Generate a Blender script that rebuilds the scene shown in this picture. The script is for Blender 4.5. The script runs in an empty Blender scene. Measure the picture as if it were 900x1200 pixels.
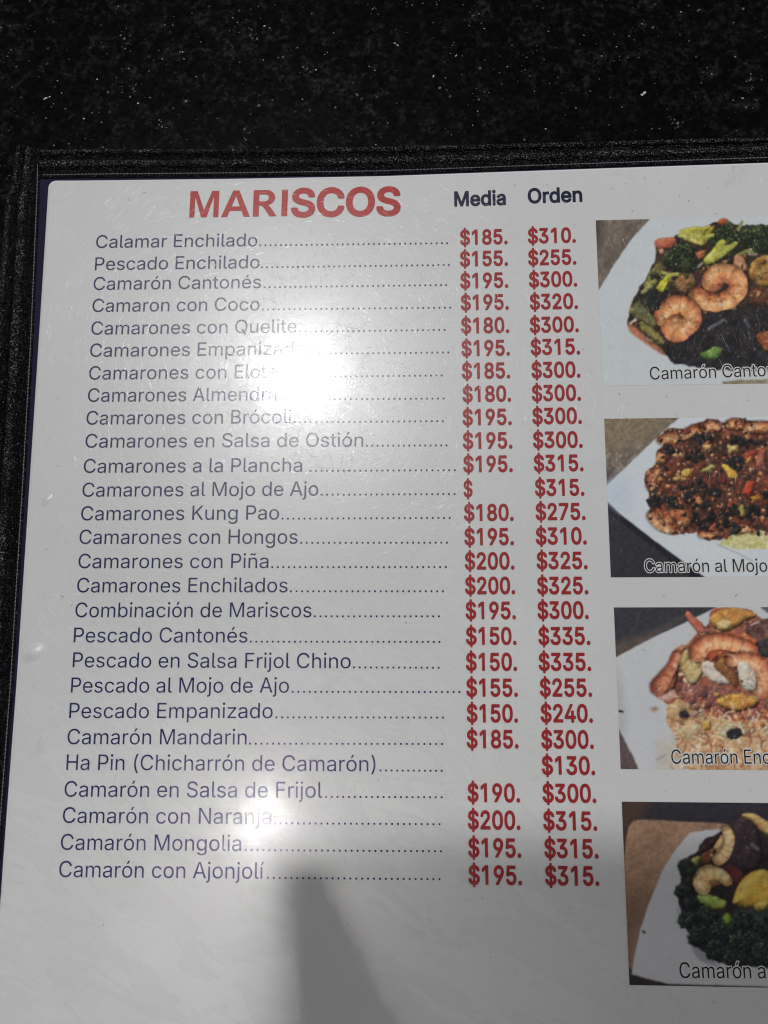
import bpy, bmesh, math, random
import numpy as np
from mathutils import Vector, Matrix
from mathutils.geometry import tessellate_polygon

AMB = 0.095
P1W, P2W, P3W = 9.7, 0.006, 10.2
SPREAD = 7.5
L3POS, L3SIZE = (1500, 700, 1100), 0.5
# ------------------------------------------------------------------ scene, camera, world, lamps, exposure
scene = bpy.context.scene
COL = scene.collection
MM = 0.001
Z0 = 6.0                      # the page lies 6 mm above the stone (all lengths below are millimetres)

def W(x, y, z=0.0):
    return Vector((x*MM, y*MM, (z + Z0)*MM))

LENS = (86.8097, -104.2153, 207.8669)
CAM_RX, CAM_RY, CAM_RZ = -0.162293456, -0.0499822436, 0.00339830284   # rotation vector, camera frame to page
def rodrigues(w):
    th = math.sqrt(sum(c*c for c in w)); k = [c/th for c in w]
    K = np.array([[0, -k[2], k[1]], [k[2], 0, -k[0]], [-k[1], k[0], 0]])
    return np.eye(3) + math.sin(th)*K + (1 - math.cos(th))*K @ K
R_pc = rodrigues((CAM_RX, CAM_RY, CAM_RZ))      # page -> camera (x right, y up, z back)
cam_d = bpy.data.cameras.new('camera')
cam = bpy.data.objects.new('camera', cam_d); COL.objects.link(cam)
cam_d.sensor_fit = 'VERTICAL'; cam_d.sensor_height = 36.0; cam_d.sensor_width = 27.0
cam_d.lens = 36.0*1000/1200
cam_d.clip_start = 0.005; cam_d.clip_end = 50
M3 = Matrix(R_pc.T.tolist())
cam.matrix_world = Matrix.Translation(W(*LENS)) @ M3.to_4x4()
scene.camera = cam

world = bpy.data.worlds.new('World'); scene.world = world; world.use_nodes = True
bg = world.node_tree.nodes['Background']
bg.inputs[0].default_value = (0.95, 0.97, 1.0, 1); bg.inputs[1].default_value = AMB

def lamp(name, pos, target, size, power, color, shape='DISK', size_y=None):
    d = bpy.data.lights.new(name, 'AREA'); d.shape = shape; d.size = size
    if size_y: d.size_y = size_y
    d.energy = power; d.color = color
    o = bpy.data.objects.new(name, d); COL.objects.link(o)
    o.location = W(*pos)
    o.rotation_euler = (W(*target) - W(*pos)).to_track_quat('-Z', 'Y').to_euler()
    return o
def mirror_lamp(gx, gy, height):      # where a lamp hangs that is seen reflected at page point (gx, gy)
    k = height/LENS[2]
    return (gx + (gx - LENS[0])*k, gy + (gy - LENS[1])*k, height)
L1 = mirror_lamp(54.5, -34.5, 1500)
lamp('ceiling_lamp', L1, (60, -30, 0), 0.12, P1W, (1.0, 0.995, 0.985), 'ELLIPSE', 0.08)
L2 = mirror_lamp(47.0, -143.5, 1500)
spot = lamp('ceiling_spot', L2, (46, -162, 0), 0.048, P2W, (1.0, 0.985, 0.96)); spot.data.spread = math.radians(SPREAD)
L3 = L3POS
lamp('side_fill', L3, (60, -60, 0), L3SIZE, P3W, (1.0, 0.98, 0.97))  # soft fill light added from the right, no known fixture there

scene.view_settings.view_transform = 'Standard'; scene.view_settings.look = 'None'
scene.view_settings.exposure = 0.0; scene.view_settings.gamma = 1.0
scene.view_settings.use_curve_mapping = False
scene.cycles.max_bounces = 6
scene.cycles.filter_width = 1.2
scene.cycles.sample_clamp_indirect = 4.0

ROUGH_WIDE, SPEC_WIDE, ROUGH_TIGHT, COATW = 0.275, 0.46, 0.08, 0.24
SCRATCH, WAVE, FINE = 0.000009, 0.00018, 0.000012
PRINT_GAIN, PRINT_SAT = 1.5, 1.05
PH_RECT = (-72.0, 40.0, -28.0, 50.0); PH_ANG = 0.0
HAND = [[((-46, -190, 34), 22), ((-40, -270, 42), 27)], [((-54, -150, 26), 18), ((-61, -122, 22), 13), ((-69, -102, 20), 8), ((-74, -86, 19), 5.5)],
        [((-30, -170, 30), 9), ((-24, -158, 20), 8), ((-26, -172, 12), 7)], [((-18, -180, 30), 9), ((-10, -166, 20), 7.5), ((-12, -182, 12), 7)],
        [((-12, -196, 30), 9), ((0, -180, 20), 7), ((-2, -196, 12), 6.5)], [((-12, -212, 30), 8), ((2, -200, 20), 6.5), ((-2, -214, 12), 6)]]

# ------------------------------------------------------------------ measured page layout (millimetres on the page)
ROWS = [
    ('Calamar Enchilado', -0.17, 1.35, 42.98, 0.82, 43.81, 0.81, 92.74, 0.21),
    ('Pescado Enchilado', -0.11, -4.9, 43.74, -5.33, 44.41, -5.33, 93.11, -5.81),
    ('Camarón Cantonés', -0.19, -10.45, 44.25, -10.85, 45.22, -10.86, 92.39, -11.28),
    ('Camaron con Coco', -0.14, -16.53, 44.02, -16.96, 44.91, -16.97, 93.35, -17.44),
    ('Camarones con Quelite', -0.08, -22.76, 53.83, -23.14, 54.8, -23.14, 91.82, -23.4),
    ('Camarones Empanizados', -0.05, -28.8, 58.86, -29.19, 59.95, -29.2, 92.71, -29.42),
    ('Camarones con Elote', 0.01, -34.95, 49.08, -35.23, 50.4, -35.24, 90.94, -35.48),
    ('Camarones Almendra', 0.06, -40.88, 48.99, -41.22, 50.08, -41.23, 91.37, -41.52),
    ('Camarones con Brócoli', 0.03, -46.92, 52.81, -47.19, 53.68, -47.19, 91.14, -47.38),
    ('Camarones en Salsa de Ostión', 0.12, -52.97, 71.12, -53.49, 72.08, -53.5, 91.98, -53.65),
    ('Camarones a la Plancha', 0.06, -59.52, 55.84, -59.79, 57.99, -59.8, 93.96, -59.97),
    ('Camarones al Mojo de Ajo', 0.09, -65.67, 60.0, -65.88, 60.85, -65.88, 93.82, -66.0),
    ('Camarones Kung Pao', 0.1, -71.71, 50.28, -71.84, 51.13, -71.85, 92.55, -71.96),
    ('Camarones con Hongos', 0.04, -77.67, 55.01, -77.92, 55.92, -77.92, 91.82, -78.08),
    ('Camarones con Piña', 0.14, -83.75, 47.88, -83.92, 48.84, -83.92, 91.46, -84.07),
    ('Camarones Enchilados', 0.16, -89.77, 52.76, -89.88, 53.6, -89.88, 90.69, -89.96),
    ('Combinación de Mariscos', 0.09, -95.88, 58.73, -95.95, 59.56, -95.95, 89.68, -95.98),
    ('Pescado Cantonés', 0.08, -102.0, 43.17, -102.04, 44.01, -102.05, 89.74, -102.09),
    ('Pescado en Salsa Frijol Chino', 0.19, -108.02, 68.39, -108.16, 69.21, -108.16, 89.48, -108.2),
    ('Pescado al Mojo de Ajo', 0.13, -114.07, 53.55, -113.95, 54.45, -113.95, 94.37, -113.87),
    ('Pescado Empanizado', 0.08, -120.12, 49.73, -119.95, 50.66, -119.95, 90.38, -119.82),
    ('Camarón Mandarin', -0.0, -126.27, 43.61, -126.09, 44.43, -126.09, 90.11, -125.9),
    ('Ha Pin (Chicharrón de Camarón)', 0.12, -132.23, 74.41, -132.04, 75.61, -132.03, 89.95, -132.0),
    ('Camarón en Salsa de Frijol', 0.02, -138.42, 61.86, -138.12, 62.77, -138.11, 89.89, -137.98),
    ('Camarón con Naranja', -0.02, -144.4, 49.88, -144.17, 50.77, -144.16, 89.33, -143.99),
    ('Camarón Mongolia', -0.11, -150.49, 42.97, -150.24, 44.06, -150.23, 89.61, -149.96),
    ('Camarón con Ajonjolí', -0.13, -156.57, 48.51, -156.31, 49.43, -156.31, 89.21, -156.09),
]
PRICES = [
    ('Media', '$185.', 96.05, -0.06, 108.36, -0.06),
    ('Orden', '$310.', 113.56, -0.07, 125.83, -0.07),
    ('Media', '$155.', 95.97, -5.99, 108.31, -5.99),
    ('Orden', '$255.', 113.46, -6.07, 125.75, -6.07),
    ('Media', '$195.', 95.97, -11.99, 108.26, -11.99),
    ('Orden', '$300.', 113.52, -12.04, 125.75, -12.04),
    ('Media', '$195.', 96.0, -17.91, 108.24, -17.91),
    ('Orden', '$320.', 113.58, -18.05, 125.73, -18.05),
    ('Media', '$180.', 96.0, -24.11, 108.24, -24.11),
    ('Orden', '$300.', 113.41, -24.24, 125.71, -24.24),
    ('Media', '$195.', 96.02, -30.16, 108.26, -30.16),
    ('Orden', '$315.', 113.47, -30.14, 125.84, -30.14),
    ('Media', '$185.', 96.05, -36.14, 108.18, -36.14),
    ('Orden', '$300.', 113.52, -36.19, 125.68, -36.19),
    ('Media', '$180.', 96.11, -42.19, 108.26, -42.19),
    ('Orden', '$300.', 113.44, -42.21, 125.61, -42.21),
    ('Media', '$195.', 96.03, -48.22, 108.29, -48.22),
    ('Orden', '$300.', 113.4, -48.16, 125.61, -48.16),
    ('Media', '$195.', 96.03, -54.26, 108.33, -54.26),
    ('Orden', '$300.', 113.39, -54.26, 125.59, -54.26),
    ('Media', '$195.', 96.05, -60.21, 108.26, -60.21),
    ('Orden', '$315.', 113.41, -60.17, 125.59, -60.17),
    ('Media', '$', 96.02, -66.44, 98.28, -66.44),
    ('Orden', '$315.', 113.53, -66.31, 125.57, -66.31),
    ('Media', '$180.', 96.06, -72.41, 108.18, -72.41),
    ('Orden', '$275.', 113.53, -72.32, 125.63, -72.32),
    ('Media', '$195.', 96.06, -78.4, 108.12, -78.4),
    ('Orden', '$310.', 113.41, -78.33, 125.7, -78.33),
    ('Media', '$200.', 96.07, -84.36, 108.1, -84.36),
    ('Orden', '$325.', 113.45, -84.33, 125.66, -84.33),
    ('Media', '$200.', 96.05, -90.34, 108.12, -90.34),
    ('Orden', '$325.', 113.4, -90.39, 125.61, -90.39),
    ('Media', '$195.', 96.08, -96.34, 108.16, -96.34),
    ('Orden', '$300.', 113.31, -96.3, 125.47, -96.3),
    ('Media', '$150.', 96.08, -102.43, 108.18, -102.43),
    ('Orden', '$335.', 113.34, -102.43, 125.65, -102.43),
    ('Media', '$150.', 95.98, -108.53, 108.13, -108.53),
    ('Orden', '$335.', 113.23, -108.51, 125.62, -108.51),
    ('Media', '$155.', 95.98, -114.58, 108.18, -114.58),
    ('Orden', '$255.', 113.34, -114.52, 125.59, -114.52),
    ('Media', '$150.', 95.99, -120.54, 108.04, -120.54),
    ('Orden', '$240.', 113.35, -120.46, 125.56, -120.46),
    ('Media', '$185.', 95.9, -126.45, 108.05, -126.45),
    ('Orden', '$300.', 113.34, -126.42, 125.52, -126.42),
    ('Orden', '$130.', 113.28, -132.33, 125.61, -132.33),
    ('Media', '$190.', 95.9, -138.6, 108.11, -138.6),
    ('Orden', '$300.', 113.26, -138.55, 125.64, -138.55),
    ('Media', '$200.', 95.88, -144.68, 108.04, -144.68),
    ('Orden', '$315.', 113.26, -144.68, 125.6, -144.68),
    ('Media', '$195.', 95.89, -150.81, 108.08, -150.81),
    ('Orden', '$315.', 113.33, -150.75, 125.67, -150.75),
    ('Media', '$195.', 95.86, -156.77, 108.12, -156.77),
    ('Orden', '$315.', 113.35, -156.68, 125.59, -156.68),
]
JACS = [[[4.7099, -0.263], [-0.0914, -4.388]], [[4.8979, -0.2841], [-0.0402, -4.7391]], [[5.0825, -0.307], [0.0137, -5.0948]], [[5.2802, -0.3305], [0.0761, -5.4917]]]
CAPS = [('Camarón Cantonés', 142.87, -37.19, 177.8, -36.65, 3.3), ('Camarón al Mojo de Ajo', 139.26, -85.28, 180.03, -85.29, 3.1), ('Camarón Enchilado', 143.21, -129.81, 176.08, -129.58, 3.2), ('Camarón a la Plancha', 142.6, -176.04, 180.79, -175.49, 3.3)]
GL = (
    'reg;$;446;202,-74,41,0,1,60,2,6,16,1,32,7,28,11,28,15,19,16,17,23,13,21,7,24,2,28,-1,24,-12,36,-12,16,-21,21,-20,14,-28,14,-68,21,-2,2,0,168,2,3,32,-8,27,-15,13,-12,14,-20,6,-24,60'
    ',0,2,4,-2,20,-8,24,-14,24,-18,19,-20,16,-24,14,-28,10,-40,6,-2,3,0,60,-2,5,-40,-1,0,-68,-36,-6,-28,-10,-24,-13,-23,-19,-17,-19,-12,-22,-8,-27,-2,-24,4,-32,10,-27,20,-26,28,-21,32,-'
    '15,54,-19,2,-4,0,-176,-4,-3,-32,8,-16,7,-16,12,-12,11,-8,13,-9,32,-3,3,-60,0,-4,-3,4,-24,9,-28,14,-24,17,-19,20,-16,28,-15,28,-9,40,-7,4,-2;246,50,-2,4,0,164,2,3,48,-15,28,-17,10,-'
    '11,8,-12,6,-28,-2,-16,-6,-16,-10,-16,-12,-12,-30,-18;198,298,-42,16,-22,17,-13,15,-4,12,-2,16,2,16,5,16,16,23,12,10,16,9,32,8,4,-2,0,-4,0,-148,-1,-4|reg;(;273;177,-96,57,0,-46,112,'
    '-20,64,-13,64,-4,64,1,32,4,36,5,36,8,40,11,40,23,72,32,72,-6,3,-52,0,-18,-31,-14,-32,-27,-76,-17,-76,-7,-40,-4,-40,-1,-36,3,-52,7,-52,12,-48,18,-55,22,-49|reg;);273;37,-96,60,1,27,'
    '51,20,48,17,48,13,52,8,52,2,52,-1,36,-10,76,-9,44,-22,76,-14,36,-30,60,-5,3,-52,0,-3,-3,32,-72,23,-72,11,-40,8,-40,9,-72,0,-64,-8,-60,-16,-64,-26,-72|reg;.;188;90,-4,16,1,12,4,8,7,'
    '8,9,6,11,1,12,-1,12,-5,12,-7,8,-10,9,-24,6,-20,-5,-12,-10,-8,-10,-3,-10,-1,-12,4,-20,8,-10,12,-10|reg;0;453;223,-7,41,4,32,11,28,17,25,24,19,29,16,35,12,40,7,48,2,52,-2,52,-7,48,-1'
    '3,44,-15,33,-20,30,-24,23,-28,18,-36,11,-32,4,-36,-4,-36,-12,-28,-18,-20,-19,-21,-30,-18,-40,-12,-40,-7,-48,-2,-52,2,-52,7,-48,12,-40,18,-40,17,-24,24,-23,28,-18,36,-11;200,53,-20,'
    '8,-16,12,-15,16,-16,28,-9,24,-9,36,-4,36,-2,40,2,40,4,40,8,32,11,28,14,24,16,19,19,13,21,8,24,3,20,-3,24,-9,19,-15,14,-16,15,-24,10,-28,8,-36,6,-76,-2,-40,-4,-36,-8,-32,-10,-28,-16'
    ',-28,-15,-16,-17,-12,-20,-8,-24,-3|reg;1;453;214,0,60,0,2,4,0,500,-2,5,-76,0,-110,-81,-2,-4,0,-64,120,86,4,2,2,-4,0,-440|reg;2;453;64,0,325,0,-1,57,-228,0,-4,0,-3,3,163,174,35,46,1'
    '3,20,8,20,5,16,4,36,-2,24,-8,28,-10,20,-15,20,-18,18,-24,16,-24,9,-28,6,-28,3,-28,-3,-28,-6,-24,-11,-24,-15,-17,-17,-18,-24,-10,-24,-7,-24,-2,-28,2,-2,56,0,3,2,1,16,5,20,13,24,11,1'
    '2,15,11,16,7,36,6,36,-6,24,-11,12,-11,11,-12,8,-16,4,-16,1,-20,-3,-24,-5,-16,-11,-20,-17,-24,-219,-236|reg;3;453;212,-7,40,2,28,7,31,11,21,14,22,18,16,20,14,28,6,24,3,24,-2,32,-8,2'
    '4,-11,22,-16,22,-24,21,-28,15,-28,9,-28,4,-24,-1,1,4,147,168,0,44,-4,4,-292,0,-4,0,-2,-4,0,-48,2,-5,212,0,4,-3,-129,-148,-2,-4,0,-44,1,-4,2,-1,68,-2,24,-5,24,-8,28,-21,13,-19,11,-3'
    '2,0,-36,-5,-16,-8,-16,-11,-12,-12,-11,-20,-10,-32,-9,-40,0,-36,8,-16,8,-12,10,-11,12,-8,12,-9,30,-60,1,-4,-3,4,-24,10,-28,12,-20,19,-20,19,-15,27,-13,25,-8,28,-6|reg;4;453;284,0,57'
    ',0,2,4,-1,100,66,1,5,3,-1,54,-68,1,-2,1,1,152,-3,2,-56,0,-2,-2,0,-152,-2,-1,-168,0,-2,1,0,4,198,336,0,5,-60,0,-207,-349,-1,-4,0,-48,4,-3,236,0,2,-5,0,-96|reg;5;453;215,-7,37,3,32,8'
    ',28,13,20,15,20,21,18,24,11,24,7,32,3,28,-1,28,-4,20,-6,20,-9,20,-13,20,-13,16,-17,15,-16,11,-19,10,-21,7,-20,4,-24,2,-16,-1,-36,-9,-28,-13,-12,-10,-2,4,17,144,5,3,208,0,2,5,0,48,-'
    '2,4,-264,0,-4,-1,0,-3,-28,-252,60,-7,24,16,32,11,36,4,16,-2,20,-5,20,-9,15,-12,12,-12,11,-16,11,-36,3,-24,-2,-20,-4,-20,-10,-19,-20,-26,-14,-11,-18,-8,-20,-6,-20,-1,-32,4,-16,6,-12'
    ',8,-12,10,-12,14,-7,13,-9,25,-60,-1,3,-24,8,-24,11,-20,18,-21,18,-15,26,-16,24,-9,24,-5|reg;6;453;222,-7,34,3,28,7,25,10,23,17,19,19,17,24,11,24,8,28,2,32,-2,28,-7,28,-11,28,-14,20'
    ',-19,19,-24,16,-20,8,-28,8,-28,2,-28,-3,-24,-9,-8,-5,144,208,-4,4,-64,0,-2,-4,-138,-204,-18,-32,-13,-28,-15,-52,-2,-28,2,-28,7,-32,11,-28,16,-22,20,-21,24,-16,24,-11,28,-7;216,49,-'
    '24,5,-16,8,-16,11,-12,13,-11,19,-11,32,0,40,5,20,9,20,8,12,24,22,16,7,20,6,36,0,20,-6,28,-17,20,-26,9,-18,5,-20,0,-40,-5,-20,-7,-16,-22,-28,-16,-11,-16,-8,-16,-4|reg;7;453;98,0,64,'
    '0,4,3,225,445,-1,61,-328,-1,0,-56,256,0,4,-1,1,-3|reg;8;453;219,-7,37,2,32,6,28,10,25,14,23,20,13,16,12,20,9,28,3,24,-2,24,-5,20,-8,20,-19,28,-15,15,-16,11,-16,8,-20,6,24,12,19,12,'
    '17,20,12,20,7,24,3,28,-3,24,-6,24,-12,20,-13,17,-21,19,-23,14,-24,9,-24,6,-28,2,-32,-2,-24,-5,-28,-12,-20,-12,-17,-16,-17,-20,-11,-20,-6,-24,-3,-24,3,-28,7,-24,12,-20,17,-20,19,-13'
    ',25,-11,-21,-6,-16,-7,-16,-12,-15,-15,-21,-32,-11,-36,-1,-20,2,-28,8,-24,13,-24,17,-20,20,-17,28,-15,24,-8,28,-6;220,49,-16,1,-36,10,-16,9,-15,12,-16,24,-3,12,-3,20,2,20,11,29,12,1'
    '5,28,22,20,7,16,4,44,0,16,-4,20,-8,28,-21,12,-16,11,-28,2,-20,-2,-16,-4,-16,-9,-16,-10,-10,-12,-10,-16,-9,-20,-7,-16,-3;196,293,-16,6,-17,10,-18,20,-7,16,-4,16,0,28,4,16,8,16,9,12,'
    '9,9,28,13,16,4,36,0,16,-4,28,-13,19,-21,11,-28,1,-16,-1,-20,-4,-12,-7,-16,-19,-20,-28,-15,-32,-4|reg;9;453;132,0,68,1,140,207,20,35,12,26,10,27,7,48,-2,32,-7,32,-11,24,-17,25,-20,2'
    '1,-24,17,-24,11,-28,7,-32,3,-28,-3,-31,-9,-24,-12,-23,-16,-18,-18,-15,-22,-13,-28,-6,-28,-2,-28,2,-32,5,-24,13,-29,13,-19,19,-19,20,-15,24,-11,28,-6,44,-2,24,7,20,10;216,244,-24,5,'
    '-17,7,-15,12,-12,12,-11,16,-7,20,-5,36,2,20,5,20,14,28,26,25,16,8,20,6,36,0,20,-6,16,-8,12,-10,14,-15,16,-32,4,-20,0,-40,-4,-16,-7,-16,-10,-16,-13,-13,-14,-11,-18,-8,-32,-5|reg;A;4'
    '79;16,0,69,0,51,143,208,-2,52,-141,65,0,0,4,-185,504,-72,1,-4,-2;156,199,-1,1,37,104,44,145,4,1,46,-146,37,-104,-3,-1|reg;B;456;60,0,188,0,36,2,32,6,28,10,24,13,18,17,15,20,9,20,6,'
    '24,2,24,-2,24,-5,24,-19,34,-16,17,-28,18,-16,6,-16,3,-1,2,4,4,25,11,25,17,18,24,6,16,4,20,-1,40,-6,24,-8,20,-18,23,-16,15,-20,13,-24,10,-32,6,-32,2,-180,-1;128,57,-3,3,0,164,0,4,3,'
    '3,120,0,40,-6,16,-6,16,-10,13,-13,9,-12,8,-16,4,-16,1,-16,-2,-20,-12,-24,-11,-12,-19,-12,-31,-8,-36,-3;128,285,-3,3,0,160,3,4,112,0,28,-3,28,-9,16,-11,14,-17,7,-20,3,-20,-1,-16,-5,'
    '-16,-8,-16,-10,-11,-12,-10,-28,-13,-32,-5|reg;C;510;263,-7,33,2,44,10,24,9,20,11,17,12,19,16,27,36,12,24,13,44,-4,3,-60,-1,-5,-18,-12,-24,-23,-28,-24,-17,-16,-8,-28,-8,-32,-3,-32,3'
    ',-24,6,-28,14,-24,19,-19,22,-14,24,-14,36,-7,36,-3,44,3,36,7,36,13,36,14,25,21,23,23,19,24,13,28,8,32,3,32,-3,13,-4,31,-12,34,-28,10,-13,8,-15,8,-16,4,-16,60,-1,5,1,-14,48,-11,20,-'
    '16,24,-28,28,-24,17,-20,11,-20,7,-24,7,-48,5,-44,-4,-40,-12,-32,-15,-32,-25,-28,-31,-22,-36,-16,-40,-10,-48,-4,-52,4,-52,9,-44,18,-44,22,-36,26,-28,29,-23,36,-18,40,-11|reg;E;418;6'
    '0,0,313,0,2,4,0,48,-3,5,-244,0,-3,3,0,164,1,4,222,1,4,0,3,3,0,48,-3,6,-224,0,-3,2,0,160,3,4,242,0,2,4,-1,52,-311,0|reg;F;410;60,0,65,0,0,216,1,4,214,1,4,0,2,3,0,52,-2,2,-216,0,-3,2'
    ',0,168,3,4,240,0,0,57,-308,-1|reg;H;517;60,0,65,0,0,228,3,4,4,0,256,0,4,-4,0,-228,65,0,-1,509,-64,-1,0,-216,-4,-3,-260,0,-3,3,0,216,-65,0|reg;I;300;31,0,237,0,1,52,-2,5,-80,0,-4,3,'
    '0,388,4,4,81,0,1,52,-2,5,-236,-1,0,-56,84,0,3,-4,0,-388,-3,-3,-84,0|reg;K;466;60,0,65,0,0,168,71,75,4,-1,172,-242,77,0,-206,288,203,220,-82,0,-189,-204,-51,-60,1,264,-65,0|reg;M;62'
    '8;60,0,60,0,2,4,-2,429,2,-9,2,-3,47,-133,113,-284,4,-4,52,0,4,4,112,288,48,137,2,-9,-2,-96,0,-324,62,0,2,4,-1,504,-91,0,-123,-320,-37,-110,-4,2,-36,108,-124,320,-92,1|reg;N;523;60,'
    '0,65,0,0,292,-5,138,1,-6,3,-1,77,-131,183,-288,4,-4,73,0,2,4,0,500,-1,4,-62,1,-1,-5,0,-348,3,-68,-2,-6,-38,70,-226,356,-76,0|reg;O;533;263,-7,45,4,40,10,37,18,30,24,26,28,22,36,17,'
    '44,10,44,3,52,-3,52,-11,48,-15,40,-24,38,-24,26,-35,28,-33,16,-36,10,-44,5,-44,-4,-40,-12,-32,-15,-32,-25,-28,-31,-22,-36,-16,-40,-10,-48,-4,-52,4,-52,9,-44,18,-44,22,-36,26,-28,29'
    ',-23,36,-18,40,-11;264,53,-28,2,-28,9,-20,10,-26,19,-18,21,-20,31,-11,32,-7,36,-3,40,3,40,8,40,12,32,17,28,17,21,25,19,23,11,28,9,32,3,28,-3,29,-8,23,-12,21,-16,22,-24,17,-28,11,-3'
    '2,9,-40,2,-40,-2,-40,-8,-36,-12,-32,-18,-32,-18,-19,-21,-17,-27,-14,-28,-8|reg;P;444;60,0,65,0,1,184,2,2,104,0,36,2,36,7,28,12,24,16,20,21,14,20,10,28,7,28,2,28,-3,32,-6,24,-9,24,-'
    '15,22,-20,21,-24,16,-28,12,-32,7,-36,3,-176,-1;128,242,-3,2,0,4,0,200,3,4,128,-1,24,-6,16,-6,15,-11,13,-12,10,-16,9,-32,0,-40,-5,-20,-6,-15,-8,-13,-12,-13,-16,-11,-16,-7,-24,-5,-24'
    ',-2|reg;Q;533;402,-48,64,0,-62,88,12,11,24,26,22,35,18,44,9,44,4,52,-3,52,-10,48,-16,40,-22,36,-29,32,-29,24,-36,17,-40,11,-40,4,-44,-4,-40,-12,-36,-17,-28,-23,-25,-28,-25,-40,-17,'
    '-40,-9,-48,-4,-52,4,-48,9,-48,16,-40,23,-37,28,-31,31,-24,37,-18,36,-9,40,-4,44,4,40,10,8,5;232,56,-24,8,-24,12,-21,16,-20,24,-18,28,-12,32,-7,36,-3,40,3,44,7,36,12,32,17,28,21,24,'
    '21,17,25,11,27,9,32,3,28,-3,28,-7,24,-13,22,-17,22,-24,16,-28,12,-32,8,-36,2,-44,-2,-40,-8,-36,-12,-32,-16,-28,-20,-21,-8,-5,-52,69,-64,-1,-1,-2,70,-92,-5,-4,-16,-5,-28,-2|reg;R;44'
    '9;60,0,65,0,0,196,3,2,116,1,4,-4,104,-194,74,-1,0,4,-111,204,17,9,24,15,22,20,13,20,10,24,6,28,2,24,-3,36,-5,24,-11,24,-16,24,-18,17,-24,16,-28,11,-32,6,-36,3,-176,-1;128,255,-3,5,'
    '0,188,3,4,132,-2,37,-10,15,-10,12,-11,10,-15,6,-16,4,-20,0,-32,-4,-20,-6,-16,-10,-13,-11,-11,-17,-10,-16,-6,-24,-4|reg;S;446;217,-9,45,2,32,7,28,11,28,15,20,17,16,20,12,23,8,25,2,2'
    '8,-2,24,-12,36,-12,16,-24,23,-16,11,-32,16,-100,29,-44,15,-24,15,-12,11,-9,12,-4,12,-2,20,6,24,9,16,11,12,25,17,20,6,20,3,20,2,28,-3,24,-7,20,-10,23,-20,10,-16,7,-25,60,0,2,1,-2,24'
    ',-8,24,-15,24,-15,16,-18,15,-28,17,-24,8,-32,7,-32,2,-32,-2,-32,-7,-28,-11,-22,-13,-20,-16,-17,-20,-12,-20,-9,-28,-2,-28,5,-32,11,-28,16,-20,30,-23,32,-15,36,-13,64,-18,48,-16,28,-'
    '17,16,-19,6,-15,2,-20,-2,-12,-5,-16,-11,-16,-11,-12,-31,-19,-40,-10,-40,0,-20,3,-20,6,-16,7,-16,12,-10,9,-10,15,-12,35,-60,0,-4,-2,5,-28,10,-28,13,-22,16,-18,16,-13,28,-16,28,-10,3'
    '2,-7|reg;a;389;155,-8,43,4,28,10,24,17,24,27,3,-2,1,-48,56,0,3,4,0,236,-2,28,-4,20,-11,24,-18,24,-30,20,-18,6,-44,8,-36,0,-24,-4,-36,-11,-20,-10,-28,-23,-14,-18,-10,-20,3,-4,53,-15'
    ',20,26,20,15,24,9,16,3,20,1,28,-3,16,-7,18,-13,12,-20,3,-16,0,-16,-4,-12,-9,-6,-16,-5,-120,-17,-32,-10,-20,-10,-20,-15,-11,-13,-6,-12,-5,-20,-2,-16,2,-24,7,-24,11,-20,10,-12,14,-12'
    ',20,-11,20,-8;166,44,-24,2,-12,4,-18,10,-10,9,-6,11,-4,20,2,16,8,17,12,10,20,10,40,9,60,9,32,6,8,5,2,-2,0,-44,-2,-16,-4,-16,-16,-26,-15,-14,-29,-15,-20,-4|reg;b;424;220,-7,41,2,28,'
    '9,24,12,20,15,23,26,15,28,10,28,7,32,2,36,-2,36,-7,36,-12,32,-15,24,-18,20,-24,20,-27,12,-24,7,-32,3,-20,-1,-36,-9,-16,-10,-17,-14,-22,-28,-3,0,-2,200,-60,-1,0,-507,58,0,1,52,1,4,4'
    ',0,28,-35,16,-12,28,-13;197,47,-20,7,-16,9,-12,10,-15,20,-8,16,-8,24,-4,24,0,52,4,24,7,20,8,18,14,18,14,12,16,9,20,6,24,2,20,-1,20,-6,20,-12,13,-10,14,-20,14,-36,5,-24,0,-52,-4,-24'
    ',-9,-24,-17,-28,-17,-16,-19,-12,-20,-6,-20,-2|reg;c;395;202,-7,24,0,32,5,32,13,16,10,24,20,10,12,11,16,11,28,-4,3,-52,12,-3,-3,-12,-24,-21,-22,-20,-11,-20,-5,-24,-3,-24,4,-17,5,-19'
    ',10,-19,18,-9,12,-10,20,-6,24,-6,44,6,48,6,20,10,20,12,17,16,14,16,9,20,7,24,2,24,-1,20,-7,24,-14,17,-19,11,-22,4,-1,52,12,3,3,-11,25,-9,15,-11,14,-16,14,-20,12,-20,10,-16,5,-32,6,'
    '-52,-1,-28,-7,-28,-14,-25,-19,-22,-24,-15,-24,-11,-28,-8,-36,-3,-36,3,-36,7,-32,13,-32,17,-28,20,-20,24,-18,28,-13,28,-7|reg;d;424;189,-7,29,1,16,3,20,8,24,17,8,7,20,27,4,1,3,-4,1,'
    '-52,57,0,1,504,-2,4,-56,0,-3,-4,-1,-197,-5,1,-17,24,-10,9,-28,19,-32,9,-24,0,-32,-2,-24,-7,-24,-11,-26,-21,-18,-20,-16,-28,-11,-28,-7,-36,-2,-36,2,-32,7,-36,12,-32,17,-28,17,-20,21'
    ',-17,28,-14,24,-7;178,48,-20,7,-14,10,-13,12,-12,16,-10,20,-7,24,-6,44,6,48,6,24,10,19,12,16,16,13,16,10,20,6,24,1,20,-1,20,-7,16,-9,16,-12,12,-16,10,-20,6,-23,6,-45,-5,-48,-7,-24,'
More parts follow.
